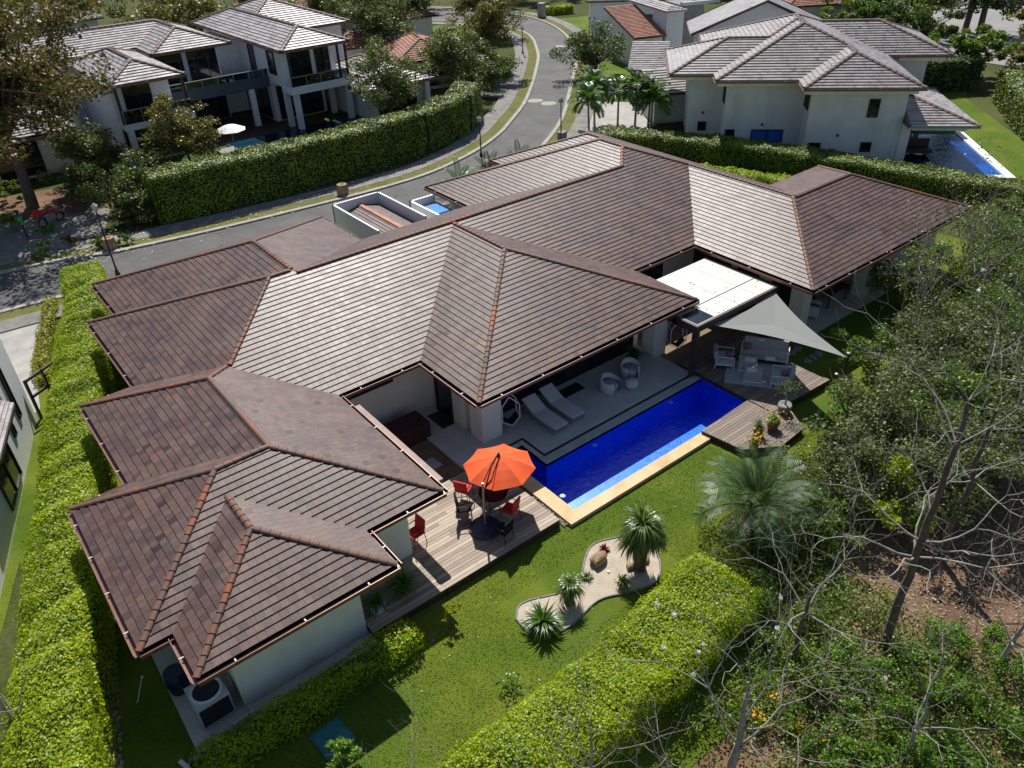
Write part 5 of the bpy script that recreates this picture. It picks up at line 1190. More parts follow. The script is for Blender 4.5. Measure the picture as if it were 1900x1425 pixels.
bare_tree('leafless tree with long horizontal boughs at the right edge', 20.5, 5.6, [(3.2, 4, 1.3, 4, 1.25, .04), (5.2, 3, 1.2, 4, .9, .08)], .09, 14, top=5.6, mat='bark_brown')
bare_tree('pale twiggy leafless tree standing before the right end of the brown roof', 32.0, 12.8, [(1.2, 4, 1.0, 4, .5, .12), (2.4, 4, 1.0, 4, .5, .14), (3.4, 3, .9, 4, .4, .14)], .07, 15, top=3.5, bmat='bark_grey', leaf='leaf_olive', nleaf=900, lsize=.1)
bare_tree('pale leafless saplings beyond the last corner of the brown roof', 38.8, 14.2, [(1.0, 4, 1.0, 4, .5, .14), (2.4, 4, 1.1, 4, .45, .14)], .07, 16, top=3.0, bmat='bark_grey', leaf='leaf_olive', nleaf=700, lsize=.1)
bare_tree('bare grey tree at the far right edge level with the roof end', 35.2, 11.8, [(1.2, 4, 1.1, 4, .55, .12), (2.6, 4, 1.1, 4, .5, .12)], .08, 17, top=3.2, bmat='bark_grey', leaf='leaf_dark', nleaf=700, lsize=.1)
bare_tree('leafless sapling leaning over the middle of the broad hedge at the bottom', 7.0, 6.9, [(1.5, 3, 1.1, 4, .6, .12), (2.5, 2, 1.0, 4, .45, .12)], .045, 63, top=2.6, mat='bark_grey')
bare_tree('leafless sapling whose twigs cross the shaded lawn left of the broad hedge', 3.0, 8.0, [(1.4, 3, 1.1, 4, .65, .12), (2.4, 3, .9, 4, .45, .12)], .045, 64, top=2.5, mat='bark_grey')
bare_tree('small leafless tree near the bottom right corner among bright shrubs', 13.6, 2.9, [(1.2, 4, 1.0, 4, .9, .06), (2.4, 3, 1.0, 4, .6, .1)], .05, 61, top=2.5, mat='bark_grey')
bare_tree('leafless tree with tangled low boughs at the right of the bottom right shrubs', 17.6, 2.6, [(1.4, 4, 1.15, 4, 1.0, .05), (2.6, 3, 1.0, 4, .7, .08)], .06, 62, top=2.8, mat='bark_grey')
G2 = [(24.2, 10.4, 2.6, 1.3, 'leaf_mid', 'small olive tree just behind the foot of the sail post'), (28.0, 12.3, 2.6, 1.2, 'leaf_mid', 'small olive tree standing on the grass between sail post and terrace'), (22.4, 6.9, 3.4, 1.9, 'leaf_grey', 'grey twiggy tree right behind the tallest leafless tree'), (26.4, 6.0, 4.4, 2.3, 'leaf_grey', 'large grey green tree at the right edge beyond the mulch'), (36.5, 8.0, 4.2, 2.4, 'leaf_dark', 'dark tree at the right edge behind the bare grey tree'), (31.4, 8.9, 4.4, 2.0, 'leaf_mid', 'yellowish tree at the right edge between darker ones'), (20.4, 9.2, 3.0, 1.5, 'leaf_grey', 'twiggy grey green tree nearest the feathery palm'), (23.4, 9.3, 3.4, 1.7, 'leaf_grey', 'dark twiggy tree between the palm and the sail post'), (26.8, 9.4, 3.8, 1.9, 'leaf_dark', 'dark glossy tree just right of the sail post'),
      (29.8, 10.6, 3.6, 1.9, 'leaf_grey', 'grey green tree in front of the right wing terrace'), (24.6, 7.6, 3.8, 2.0, 'leaf_mid', 'dark tree on the slope behind the tallest leafless tree'), (20.9, 7.9, 2.2, 1.5, 'hedge', 'bushy mid green tree just behind the tallest leafless trunk'),
      (33.0, 9.8, 4.0, 2.2, 'leaf_dark', 'dark tree at the right edge below the pale twiggy ones'), (29.2, 7.8, 4.0, 2.2, 'leaf_grey', 'grey leaved tree at the right margin half way up'), (34.5, 14.6, 3.0, 1.7, 'leaf_mid', 'olive shrubby tree by the last terrace corner'), (38.2, 11.8, 3.6, 2.2, 'leaf_mid', 'olive tree at the right edge near the long hedge'),
      (42.5, 14.0, 3.0, 2.2, 'leaf_mid', 'light green bushy tree against the end of the long hedge'), (18.3, 8.5, 1.9, 1.3, 'leaf_mid', 'low green bush at the foot of the feathery palm')]
for i, (x, y, H, r, lf, lb) in enumerate(G2):
    leafy(lb, x, y, H, r*1.2, H*.42, H*.55, lf, int(9500*(r/2)**2), .125, 40+i, tr=.07, bark='twig', twig=True, gap=.42, name='twiggy_tree', cl=int(75*(r/2)**2))
# shrubs on the slope
rg = random.Random(9); SH = [(1560, 1215), (1628, 1250), (1700, 1215), (1770, 1190), (1850, 1180), (1885, 1240), (1500, 1275), (1580, 1310), (1660, 1330), (1740, 1290), (1820, 1310), (1880, 1350), (1540, 1390), (1620, 1410), (1720, 1395), (1800, 1400), (1470, 1330), (1420, 1180), (1490, 1150), (1400, 1110)]
for i, (px, py) in enumerate(SH):
    x, y, z = at(px, py, .4); r = rg.uniform(.42, .7); lf = 'leaf_bright' if i not in (6, 16, 17, 18, 19) else 'leaf_mid'
    leafy(['low bright shrub right of the broad hedge under the tallest bare tree', 'bright shrub at the foot of the tallest leafless trunk', 'bright shrub just right of the tallest leafless trunk', 'bright shrub on the mulch two shrubs right of the tallest leafless trunk', 'bright shrub near the right edge on the mulched slope, uppermost there', 'bright shrub cut by the right edge of the picture', 'green shrub left of the yellow flowers on the slope', 'bright shrub in the middle row below the tallest leafless trunk', 'shrub in the middle row between two bright clumps', 'shrub below the long shadow of the tallest trunk', 'shrub in the middle row near the right edge', 'shrub at the right edge just above the bottom corner', 'shrub at the bottom edge right of the forked bare tree', 'second shrub along the bottom edge from the forked bare tree', 'third shrub along the bottom edge from the forked bare tree', 'shrub nearest the bottom right corner', 'green shrub behind the forked bare tree', 'green shrub at the far end of the broad hedge', 'dark green shrub in the shade behind the broad hedge', 'small green shrub beside the feathery palm and the broad hedge'][i], x, y, r*2, r, r*.8, r*.85, lf, int(950*(r/.5)**2), .08, 70+i, tr=.025, name='shrub', cat='shrub', gap=.6, bark='bark_brown', group='shrubs on the mulched slope')
def flowerplant(label, px, py, mat, seed, n=90):
    x, y, z = at(px, py, .3); rg = np.random.default_rng(seed); t = thing('flowering_plant', label, 'flowering plant', (x, y, 0))
    P = rg.normal(0, .16, (160, 3)); P[:, 2] = np.abs(P[:, 2])+.08; v, f = leaves(P, .09, rg); o = bpy.data.objects.new('foliage', bulk('foliage', v, f, M['leaf_bright'])); COL.objects.link(o); o.parent = t
    P = rg.normal(0, .14, (n, 3)); P[:, 2] = np.abs(P[:, 2])+.28; v, f = leaves(P, .06, rg, None, 1, .9); o = bpy.data.objects.new('flowers', bulk('flowers', v, f, M[mat])); COL.objects.link(o); o.parent = t
for i, (px, py, lb) in enumerate(((1430, 1300, 'yellow flowers under the forked bare tree, left clump'), (1405, 1335, 'yellow flowers nearest the trunk of the forked bare tree'), (1540, 1365, 'yellow flowers on the slope right of the forked bare tree'), (1480, 1355, 'yellow flowers between two green shrubs on the slope'), (1610, 1395, 'yellow flowers near the bottom edge of the slope'))): flowerplant(lb, px, py, 'yellowfl', 300+i)
flowerplant('blue white flower on the lawn edge left of the broad hedge', 945, 1262, 'whitefl', 310, 12); flowerplant('purple flowering plant at the upper end of the broad hedge', 1262, 1090, 'purple', 311, 60)
leafy('small yellowish sapling at the shadow edge on the lawn', *at(838, 1160, 0)[:2], .8, .32, .22, .6, 'yellowhedge', 130, .1, 90, tr=.02, name='sapling', cat='sapling')
leafy('bright green bush at the bottom edge beside the teal hatch cover', *at(632, 1412, .3)[:2], .8, .48, .4, .5, 'leaf_bright', 650, .09, 91, tr=.02, name='shrub', cat='shrub')
# undergrowth between the trees on the slope: low leafy ground cover nobody could count
rgu = np.random.default_rng(55); Pu = []
for cx_, cy_, sx_, sy_, n_ in ((22, 9.6, 4.5, 1.6, 30000), (29, 9.5, 4, 2.2, 18000), (35, 11.5, 4, 1.8, 12000), (17.6, 8.6, 1.5, .9, 12000), (14.2, 5.8, 2.2, 1.0, 14000), (15.5, 2.8, 3.5, 1.2, 22000)):
    c_ = np.stack([rgu.normal(cx_, sx_, 220), rgu.normal(cy_, sy_, 220)], 1); k_ = rgu.integers(0, 220, n_); q_ = c_[k_]+rgu.normal(0, .22, (n_, 2)); h_ = (rgu.random(220)*.8+.15)[k_]*rgu.random(n_)**.6
    keep_ = ~((q_[:, 1] > 11.3) & (q_[:, 0] < 30)) & ~((q_[:, 1] > 13.5)) & ~((q_[:, 0] > 18.0) & (q_[:, 0] < 27) & (q_[:, 1] < 7.6)) & ~((q_[:, 0] < 15.6) & (q_[:, 1] > 7.0)); Pu.append(np.stack([q_[:, 0], q_[:, 1], h_], 1)[keep_])
Pu = np.concatenate(Pu); v, f = leaves(Pu, .085, rgu, None, 1, .6); o_ = bpy.data.objects.new('undergrowth', bulk('undergrowth', v, f, M['leaf_mid'])); COL.objects.link(o_); tag(o_, 'tangled low undergrowth below the trees on the slope', None, None, 'stuff')
# wood chips and fallen leaves
def litter(name, label, poly_fn, n, size, mat, seed, zr=.02):
    rg = np.random.default_rng(seed); P = poly_fn(rg, n); v, f = leaves(P, size, rg, np.tile([0, 0, 1.0], (len(P), 1)), .25, .45); o = bpy.data.objects.new(name, bulk(name, v, f, M[mat])); COL.objects.link(o); tag(o, label, None, None, 'stuff')
M['chip'] = simple('pale_wood_chip', (.40, .29, .19), var=.2, island=.6); M['fallen'] = simple('pale_fallen_leaf', (.62, .58, .46), var=.2, island=.3)
litter('wood_chips', 'pale chips strewn over the mulched slope', lambda r, n: np.stack([r.uniform(12.5, 34, n), r.uniform(.5, 7.4, n), r.uniform(.0, .02, n)], 1), 9000, .10, 'chip', 1)
litter('fallen_leaves', 'pale fallen leaves on the road and verge in front of the tall dark hedge', lambda r, n: np.stack([r.uniform(2, 32, n), 49.6+r.normal(0, 1.6, n), np.full(n, .11)], 1), 900, .13, 'fallen', 2)
litter('fallen_leaves', 'a few pale leaves on the sunny lawn', lambda r, n: np.stack([r.uniform(5, 24, n), r.uniform(9.6, 13.8, n), np.full(n, .02)], 1), 90, .06, 'fallen', 3)
# lawn tufts give the turf a broken surface
rg_ = np.random.default_rng(77); n = 60000; P = np.stack([rg_.uniform(-1.4, 27, n), rg_.uniform(8.8, 14.2, n), np.full(n, .012)], 1)
bp_ = np.array(bedp); keep = ~((P[:, 0] > 8.9) & (P[:, 0] < 14.3) & (P[:, 1] > 10.5) & (P[:, 1] < 12.95)); keep &= ~((P[:, 0] > 12.7) & (P[:, 0] < 19.8) & (P[:, 1] > 13.9)); keep &= ~((P[:, 0] > 19.6) & (P[:, 0] < 27) & (P[:, 1] > 11.9)); keep &= ~((P[:, 1] > 13.0) & (P[:, 0] < 6.6) & (P[:, 0] > .1)); P = P[keep]
v, f = leaves(P, .06, rg_, np.tile([1, 0, .2], (len(P), 1)), 1.0, .25); M['blade'] = leafmat('grass_blade', [(.04, .085, .008), (.10, .155, .014), (.17, .20, .025)], .3, clump=.5)
tag_o = bpy.data.objects.new('grass', bulk('grass', v, f, M['blade'])); COL.objects.link(tag_o); tag(tag_o, 'short grass blades standing in the sunlit lawn', None, None, 'stuff')
for i, (x, y, r_, lf, lb) in enumerate([(10.6, 54.8, 2.0, 'leaf_dark', 'black green bush at the left end of the tall dark hedge'), (12.6, 57.0, 1.9, 'leaf_dark', 'black green bush behind the left end of the tall dark hedge'), (8.8, 58.4, 1.7, 'leaf_dark', 'dark bush in the deep shade right of the huge trunk'), (10.4, 51.9, 1.3, 'leaf_dark', 'dark low bush by the verge left of the tall hedge'), (44.3, 61.0, 1.9, 'leaf_dark', 'dark flowering bush beyond the end of the tall hedge'), (47.5, 63.6, 1.9, 'leaf_mid', 'green bush on the verge below the yellow green street tree')]):
    leafy(lb, x, y, r_*1.5, r_, r_*.75, r_*.8, lf, 3600, .2, 500+i, tr=.06, name='bush', cat='bush', gap=.6)
# street side trees, left to right
leafy('huge tree with rust tipped leaves at the upper left corner by the road', 5.6, 59.8, 14, 7.0, 5.4, 8.6, 'leaf_rust', 30000, .27, 100, tr=.34, gap=.30, cl=170, bark='bark_brown')
leafy('tall rust tipped tree added out of view at the left to shade the road', -7.5, 57.0, 14, 5.6, 4.5, 9.5, 'leaf_rust', 14000, .28, 120, tr=.3, gap=.32)  # added beyond the left edge so its crown casts shade towards the road
leafy('dark tree filling the left edge behind the parked motorcycle', -1.5, 60.5, 9, 3.6, 3.0, 6.0, 'leaf_rust', 10200, .26, 101, tr=.22, gap=.34)
leafy('dark glossy bush between the huge tree and the two storey house', 10.6, 62.2, 5, 2.4, 1.9, 2.6, 'leaf_grey', 7140, .2, 102, tr=.12)
leafy('round olive yellow tree in front of the two storey house pool', 16.0, 58.3, 5.4, 2.7, 2.2, 3.1, 'leaf_olive', 9520, .17, 103, tr=.11, gap=.34)
leafy('grey green tree between the low roof and the tall dark hedge', 31.8, 56.8, 7, 2.9, 2.8, 4.2, 'leaf_grey', 11050, .19, 104, tr=.14, gap=.32)
leafy('dark tree at the end of the tall dark hedge near the street', 41.2, 61.5, 6.5, 2.7, 2.4, 3.8, 'leaf_grey', 8840, .22, 105, tr=.14)
leafy('yellow green street tree beside the road bend', 50.5, 68.5, 7.5, 3.4, 3.0, 4.6, 'leaf_olive', 11050, .24, 106, tr=.16, gap=.32)
leafy('dark leafy hedge bush under the yellow green street tree', 46.2, 65.5, 3.6, 2.6, 1.6, 1.9, 'leaf_dark', 6120, .22, 107, tr=.1)
leafy('big grey green tree in front of the small red tiled house', 43.5, 78.5, 8, 4.4, 3.2, 5.2, 'leaf_grey', 11900, .28, 108, tr=.2)
leafy('large dark grey tree behind the small red tiled house', 55.5, 91, 8.5, 5.6, 3.3, 5.4, 'leaf_grey', 13600, .32, 109, tr=.22)
leafy('spreading grey tree over the verge at the top of the road', 62.0, 84.5, 8, 4.2, 3.2, 5.2, 'leaf_olive', 11050, .3, 110, tr=.2)
leafy('round dark tree left of the big grey one behind the tiled roofs', 48.5, 97, 9, 5.5, 3.6, 5.4, 'leaf_grey', 11900, .34, 111, tr=.2)
leafy('olive bushes behind the two storey roof, left', 28.5, 96, 8, 5.5, 3.0, 5.0, 'leaf_olive', 11050, .32, 112, tr=.2)
leafy('dense dark green tree behind the two storey roof, right', 39.0, 98.5, 8.5, 3.6, 3.2, 5.2, 'leaf_mid', 9350, .3, 113, tr=.2)
leafy('dark rounded street tree between the road and the palms', 56.0, 58.4, 5.6, 3.4, 2.4, 2.7, 'leaf_dark', 11050, .2, 114, tr=.14, gap=.4, limbs=True)
for i, (x, y, r, H, lf, lb) in enumerate([(66, 112, 7, 9, 'leaf_dark', 'dark tree closing the head of the road'), (80, 104, 7, 9, 'leaf_dark', 'black green tree in deep shade beyond the road bend'), (92, 100, 5, 8, 'leaf_dark', 'dark tree behind the white walls at the top'), (58, 124, 8, 10, 'leaf_mid', 'mid green tree at the top edge above the small tiled house'), (74, 130, 9, 11, 'leaf_dark', 'large dark tree at the top edge above the road'),
        (40, 122, 8, 9, 'leaf_mid', 'green tree behind the long red tiled roof'), (24, 126, 8, 9, 'leaf_grey', 'grey tree at the top edge right of the green hedge'), (9, 128, 7, 9, 'leaf_dark', 'dark tree at the top left corner'), (100, 64, 8, 7.5, 'leaf_mid', 'broad flat topped tree behind the right hand neighbour'), (92, 49, 6.5, 7, 'leaf_mid', 'flat topped tree beyond the far lawn'), (99, 42, 6.5, 7.5, 'leaf_dark', 'dark spreading tree at the right edge of the far lawn'), (84, 42, 5, 5.5, 'leaf_dark', 'dark tree shading the hedge at the end of the far lawn'),
        (84.5, 47.5, 5.5, 5.5, 'leaf_mid', 'flat topped tree right behind the rear roof of the pale two storey house'), (95, 58, 6.5, 6, 'leaf_mid', 'spreading tree between the orange roofs and the parking area'), (78, 33.5, 4.5, 5, 'leaf_mid', 'flat topped tree over the hedge end of the far lawn'), (76.5, 27, 4, 4.6, 'leaf_olive', 'olive tree at the right edge above the tall hedge end'), (114, 72, 9, 9, 'leaf_mid', 'green tree beyond the tiled roofs at the top right'), (126, 60, 9, 9, 'leaf_mid', 'green tree beside the far parking area'), (88, 30, 5, 6, 'leaf_olive', 'olive green tree at the right edge by the tall hedge'), (128, 90, 10, 10, 'leaf_dark', 'dark tree line at the top edge right of centre'), (104, 84, 6, 8, 'leaf_dark', 'dark tree behind the grey gable roof'), (96, 118, 9, 10, 'leaf_dark', 'dark tree above the far white house')]):
    leafy(lb, x, y, H, r, H*.34, H*.6, lf, int(8500*(r/6)**1.2), .34, 130+i, tr=.22, gap=.4, ry=r*.9)
# street palms
for i, (px, py, ph_) in enumerate([(1093, 257, 3.0), (1103, 234, 3.4), (1146, 231, 2.7), (1178, 234, 3.2), (1202, 237, 2.8), (1207, 240, 2.3)]):
    x, y, z = at(px, py, 0); palm(['slim palm nearest the lamp post at the edge of the front drive', 'second slim palm of the row by the drive, behind the nearest', 'middle slim palm standing alone in the row by the drive', 'slim palm left of the pair beside the blank grey wall', 'taller palm of the pair beside the blank grey wall', 'shorter palm of the pair beside the blank grey wall'][i], x, y, ph_*.92, 20, 1.7, 'palm', 20+i, r=.08, leafl=.6, droop=1.0, nl=20, lw=.06)
for i, (px, py, lb) in enumerate(((905, 312, 'grey feathery palm top peeping above the roof edge by the road'), (965, 298, 'fan of grey palm leaves above the roof ridge near the lamp post'), (852, 335, 'young bright green palm between the white parapet and the road'))):
    x, y, z = at(px, py, 1.0); palm(lb, x, y, .7, 12, 1.5, 'palm_blue' if i < 2 else 'palm', 30+i, r=.1, leafl=.4, nl=20, elmin=.3, lw=.03)
for i, (px, py, lb) in enumerate(((1790, 58, 'left of two tall bare palm trunks in the parking area'), (1818, 56, 'right of two tall bare palm trunks in the parking area'))):
    x, y, z = at(px, py, 0); palm(lb, x, y, 13, 16, 2.6, 'palm', 40+i, r=.3, leafl=.8, nl=16, lw=.1, bark='bark_brown')
# ------------------------------------------------------------------ neighbour A: white two storey house, upper left
AO = (12.8, 61.8)
ZA = 6.35
A = thing('house', 'white two storey house with balconies and dark pool terrace at the upper left', 'house', (AO[0], AO[1], 0))
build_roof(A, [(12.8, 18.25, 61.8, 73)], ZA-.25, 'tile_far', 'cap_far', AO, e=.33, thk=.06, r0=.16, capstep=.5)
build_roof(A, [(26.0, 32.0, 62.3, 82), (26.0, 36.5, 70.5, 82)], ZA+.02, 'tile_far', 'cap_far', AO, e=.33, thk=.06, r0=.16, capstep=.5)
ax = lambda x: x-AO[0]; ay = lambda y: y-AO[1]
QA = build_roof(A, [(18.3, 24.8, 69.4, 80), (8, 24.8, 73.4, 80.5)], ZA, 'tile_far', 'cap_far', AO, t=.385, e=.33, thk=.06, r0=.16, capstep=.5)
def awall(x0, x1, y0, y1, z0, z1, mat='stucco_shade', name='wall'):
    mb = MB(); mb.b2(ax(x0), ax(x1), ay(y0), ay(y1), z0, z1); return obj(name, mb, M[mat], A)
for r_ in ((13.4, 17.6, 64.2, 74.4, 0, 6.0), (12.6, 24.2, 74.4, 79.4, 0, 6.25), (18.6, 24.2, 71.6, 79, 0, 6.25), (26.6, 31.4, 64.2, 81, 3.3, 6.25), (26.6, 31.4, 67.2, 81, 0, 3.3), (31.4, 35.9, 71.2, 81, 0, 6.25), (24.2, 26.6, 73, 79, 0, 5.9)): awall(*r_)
awall(13.2, 18.3, 61.9, 64.2, 3.0, 3.45, 'stucco_shade', 'balcony_slab'); awall(18.3, 26.6, 67.0, 71.6, 3.0, 3.4, 'stucco_shade', 'balcony_slab'); awall(26.4, 31.8, 62.5, 64.4, 3.0, 3.6, 'stucco_shade', 'balcony_slab')
awall(18.3, 26.5, 66.98, 67.04, 3.0, 3.9, 'balcony_dark', 'balcony_panel')
for x, y in ((13.35, 62.05), (26.7, 62.8), (31.4, 62.8), (26.7, 64.7), (31.4, 66), (24.6, 66.9)): awall(x, x+.42, y, y+.42, 0, 3.05, 'stucco_shade', 'pillar')
for x in (13.2, 17.9): awall(x, x+.2, 62.0, 62.2, 3.4, 6.3, 'darkframe', 'post')
for x in (26.6, 30.9, 31.6): awall(x, x+.16, 62.6, 62.76, 3.5, 6.3, 'darkframe', 'post')
for x0, x1, y, z0, z1 in ((13.3, 18.2, 61.95, 3.45, 4.35), (18.3, 26.5, 67.05, 3.4, 4.4), (26.5, 31.7, 62.55, 3.6, 4.3)):
    f_ = awall(x0, x1, y, y+.04, z0, z1, 'railglass', 'balcony_rail'); mb = MB(); mb.b2(ax(x0), ax(x1), ay(y)-.02, ay(y)+.06, z1, z1+.05)
    for k in range(int((x1-x0)/1.3)+1): mb.b2(ax(x0)+k*1.3, ax(x0)+k*1.3+.05, ay(y)-.02, ay(y)+.05, z0, z1)
    obj('handrail', mb, M['greymetal'], f_)
def aw(p, q, z0, z1, nx, ny, **k): return window(A, (ax(p[0]), ay(p[1])), (ax(q[0]), ay(q[1])), z0, z1, nx, ny, **k)
aw((14.2, 64.2), (16.2, 64.2), 3.5, 6.1, 0, -1, mull=2); aw((17.6, 65), (17.6, 68), 3.6, 6.1, 1, 0, mull=2)
aw((18.6, 71.6), (21.2, 71.6), 3.5, 6.1, 0, -1, mull=2); aw((21.6, 71.6), (24.1, 71.6), 3.5, 6.1, 0, -1, mull=3)
aw((26.6, 65.3), (26.6, 66.7), 4.1, 5.9, -1, 0); aw((26.6, 69.4), (26.6, 70.6), 3.6, 5.9, -1, 0)
aw((27.2, 64.2), (29.2, 64.2), 3.65, 6.1, 0, -1, mull=2); aw((29.6, 64.2), (30.9, 64.2), 3.65, 6.1, 0, -1)
aw((13.5, 64.2), (17.5, 64.2), .2, 2.9, 0, -1, mull=3); aw((18.7, 71.6), (24.1, 71.6), .1, 2.9, 0, -1, mull=5); aw((27, 67.2), (31.1, 67.2), .1, 2.9, 0, -1, mull=3); aw((26.6, 68), (26.6, 73), .1, 2.9, -1, 0, mull=3)
awall(18.3, 26.3, 64, 71.6, .0, .05, 'wood', 'terrace_floor')
# pool of house A
ap = thing('swimming_pool', 'dark teal swimming pool in the shade of the white balcony house', 'swimming pool', (20.6, 59.6, 0))
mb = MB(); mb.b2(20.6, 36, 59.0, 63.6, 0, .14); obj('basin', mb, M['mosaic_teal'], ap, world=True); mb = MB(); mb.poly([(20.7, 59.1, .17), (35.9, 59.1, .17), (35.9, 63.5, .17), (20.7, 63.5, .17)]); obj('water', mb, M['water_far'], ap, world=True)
mb = MB(); mb.b2(19.3, 20.7, 59.4, 62.4, 0, .24); mb.b2(20.3, 25, 58.75, 59.02, 0, .2); mb.b2(21, 23.6, 60.6, 60.9, .1, .22); obj('coping', mb, M['stoneslab'], ap, world=True)
t = thing('parasol', 'closed looking white parasol beside the dark teal pool', 'parasol', (20.3, 60.9, 0)); mb = MB(); mb.lathe([(.001, 2.3), (.5, 2.2), (1.15, 1.9)], n=8); obj('canopy', mb, M['white'], t); mb = MB(); mb.tube([(0, 0, 0), (0, 0, 2.25)], .04, 8); obj('pole', mb, M['greymetal'], t)
for x, y, z, lb in ((23.0, 68.0, 3.4, 'small white table on the long dark balcony'), (18.9, 67.6, 3.4, 'white lounge chair at the left end of the long dark balcony')):
    t = thing('balcony_table', lb, 'table', (x, y, z)); mb = MB(); mb.b2(-.45, .45, -.35, .35, .62, .68); obj('table_top', mb, M['white'], t)
    for sx in (-.35, .35): mb = MB(); mb.b2(sx-.04, sx+.04, -.3, .3, 0, .62); obj('leg', mb, M['greymetal'], t)
# low garage wing beside house A
AG = thing('garage', 'low grey roofed wing standing right of the white balcony house', 'garage', (31.6, 57.6, 0))
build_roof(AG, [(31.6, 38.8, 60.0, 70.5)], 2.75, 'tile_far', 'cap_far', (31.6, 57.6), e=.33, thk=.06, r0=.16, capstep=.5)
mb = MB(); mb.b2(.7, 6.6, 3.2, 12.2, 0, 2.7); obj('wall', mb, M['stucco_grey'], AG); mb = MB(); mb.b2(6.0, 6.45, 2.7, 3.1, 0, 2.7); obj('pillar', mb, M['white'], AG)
window(AG, (1.5, 3.2), (5.3, 3.2), .2, 2.5, 0, -1, mull=3)
# neighbour B: pale two storey house, upper right
TB = R(-46); UB = Vector((math.cos(TB), math.sin(TB))); VB = Vector((-math.sin(TB), math.cos(TB)))
def buv(u, v): q = UB*u+VB*v; return (q.x, q.y)
BO = (2.95, 55.2); bw_ = buv(*BO)
B = thing('house', 'pale grey two storey house with hip roofs and nearly blank wall, upper right', 'house', (bw_[0], bw_[1], 0), TB)
ZB = 5.1
BR = [(2.95, 12, 59.3, 67.7), (6.0, 19.0, 57.4, 73.7), (11.45, 19.0, 55.2, 70), (5.9, 23.6, 64.9, 73.7)]
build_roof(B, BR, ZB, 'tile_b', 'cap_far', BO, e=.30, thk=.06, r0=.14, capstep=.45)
bu = lambda u: u-BO[0]; bv = lambda v: v-BO[1]
BW = [(4.6, 12, 60.2, 66.9), (6.9, 18.1, 58.2, 72.8), (12.2, 18.3, 56.0, 70), (8, 22.3, 66.0, 72.8)]
obj('wall', Roof([(bu(a), bu(b), bv(c), bv(d)) for a, b, c, d in BW], 0).walls(0, 5.02), M['stucco_grey'], B)
mb = MB(); mb.b2(bu(3.1), bu(12), bv(59.6), bv(60.2), 4.7, 5.0); mb.b2(bu(6.2), bu(18.1), bv(57.7), bv(58.2), 4.7, 5.0); mb.b2(bu(11.6), bu(18.7), bv(55.5), bv(56.0), 4.7, 5.0); mb.b2(bu(18.3), bu(18.7), bv(56.0), bv(64), 4.7, 5.0); mb.b2(bu(20), bu(23.3), bv(65.2), bv(66), 4.7, 5.0); obj('cornice', mb, M['stucco'], B)
def bw(p, q, z0, z1, nx, ny, **k): return window(B, (bu(p[0]), bv(p[1])), (bu(q[0]), bv(q[1])), z0, z1, nx, ny, **k)
bw((15.9, 56.0), (16.6, 56.0), 3.1, 4.3, 0, -1); bw((15.9, 56.0), (16.6, 56.0), .8, 1.45, 0, -1); bw((12.5, 56.0), (13.3, 56.0), .75, 1.4, 0, -1)
bw((8.9, 58.2), (11.1, 58.2), .75, 1.65, 0, -1, mull=2, gm='blueglass'); bw((7.0, 60.2), (7.6, 60.2), 3.8, 4.6, 0, -1) if False else None
bw((5.3, 60.2), (5.9, 60.2), 1.0, 1.65, 0, -1); bw((7.1, 58.2), (7.75, 58.2), 1.0, 1.65, 0, -1); bw((6.9, 58.6), (6.9, 59.6), 3.3, 4.5, -1, 0); bw((12.2, 56.5), (12.2, 57.0), 3.4, 4.4, -1, 0); bw((12.2, 57.3), (12.2, 57.8), 3.4, 4.4, -1, 0)
bw((18.3, 57), (18.3, 63), .1, 2.5, 1, 0, mull=4); bw((18.3, 58), (18.3, 61), 3.2, 4.6, 1, 0, mull=2)
for u_, z_ in ((14.3, 1.9), (9.6, 2.0), (5.6, 2.3)):
    mb = MB(); v_ = 56.0 if u_ > 12 else (58.2 if u_ > 7 else 60.2); mb.b2(bu(u_)-.07, bu(u_)+.07, bv(v_)-.1, bv(v_), z_-.07, z_+.07); obj('wall_vent', mb, M['darkframe'], B)
mb = MB(); mb.b2(bu(18.3), bu(18.9), bv(55.9), bv(57.0), 0, 2.7); mb.b2(bu(18.9), bu(22.3), bv(55.6), bv(56.0), 2.35, 2.75); mb.b2(bu(21.9), bu(22.2), bv(55.6), bv(64), 2.35, 2.75); mb.b2(bu(21.9), bu(22.2), bv(63.7), bv(64), 0, 2.4); obj('porch_frame', mb, M['stucco'], B)
PR = Roof([(bu(18.4), bu(22.8), bv(54.9), bv(64.6))], 2.75, .3, lambda r, k: 40 if k == 0 else None); pr2 = obj('porch_roof', PR.tiles(.3, .06), M['tile_far'], B); obj('soffit', PR.soffit(), M['soffit'], pr2); obj('ridge_tiles', PR.caps(.45, .13), M['cap_far'], pr2)
bp0 = buv(18.6, 53.0); bpl = thing('swimming_pool', 'bright blue swimming pool with a pale coping beside the pale two storey house', 'swimming pool', (bp0[0], bp0[1], 0), TB)
mb = MB(); mb.b2(0, 5.7, .2, 9.3, 0, .10); obj('basin', mb, M['mosaic_far'], bpl); mb = MB(); mb.b2(3.9, 5.7, .35, 2.5, .1, .135); obj('shallow_step', mb, M['mosaic_light'], bpl)
mb = MB(); mb.poly([(.05, .25, .16), (5.65, .25, .16), (5.65, 9.25, .16), (.05, 9.25, .16)]); obj('water', mb, M['water_far'], bpl)
mb = MB(); mb.b2(5.7, 6.3, -.3, 9.6, 0, .22); mb.b2(-.2, 5.7, -.3, .2, 0, .22); obj('coping', mb, M['travertine'] if False else M['white'], bpl); mb = MB(); mb.b2(2.1, 2.5, .3, 9.2, .1, .18); obj('divider', mb, M['stoneslab'], bpl)
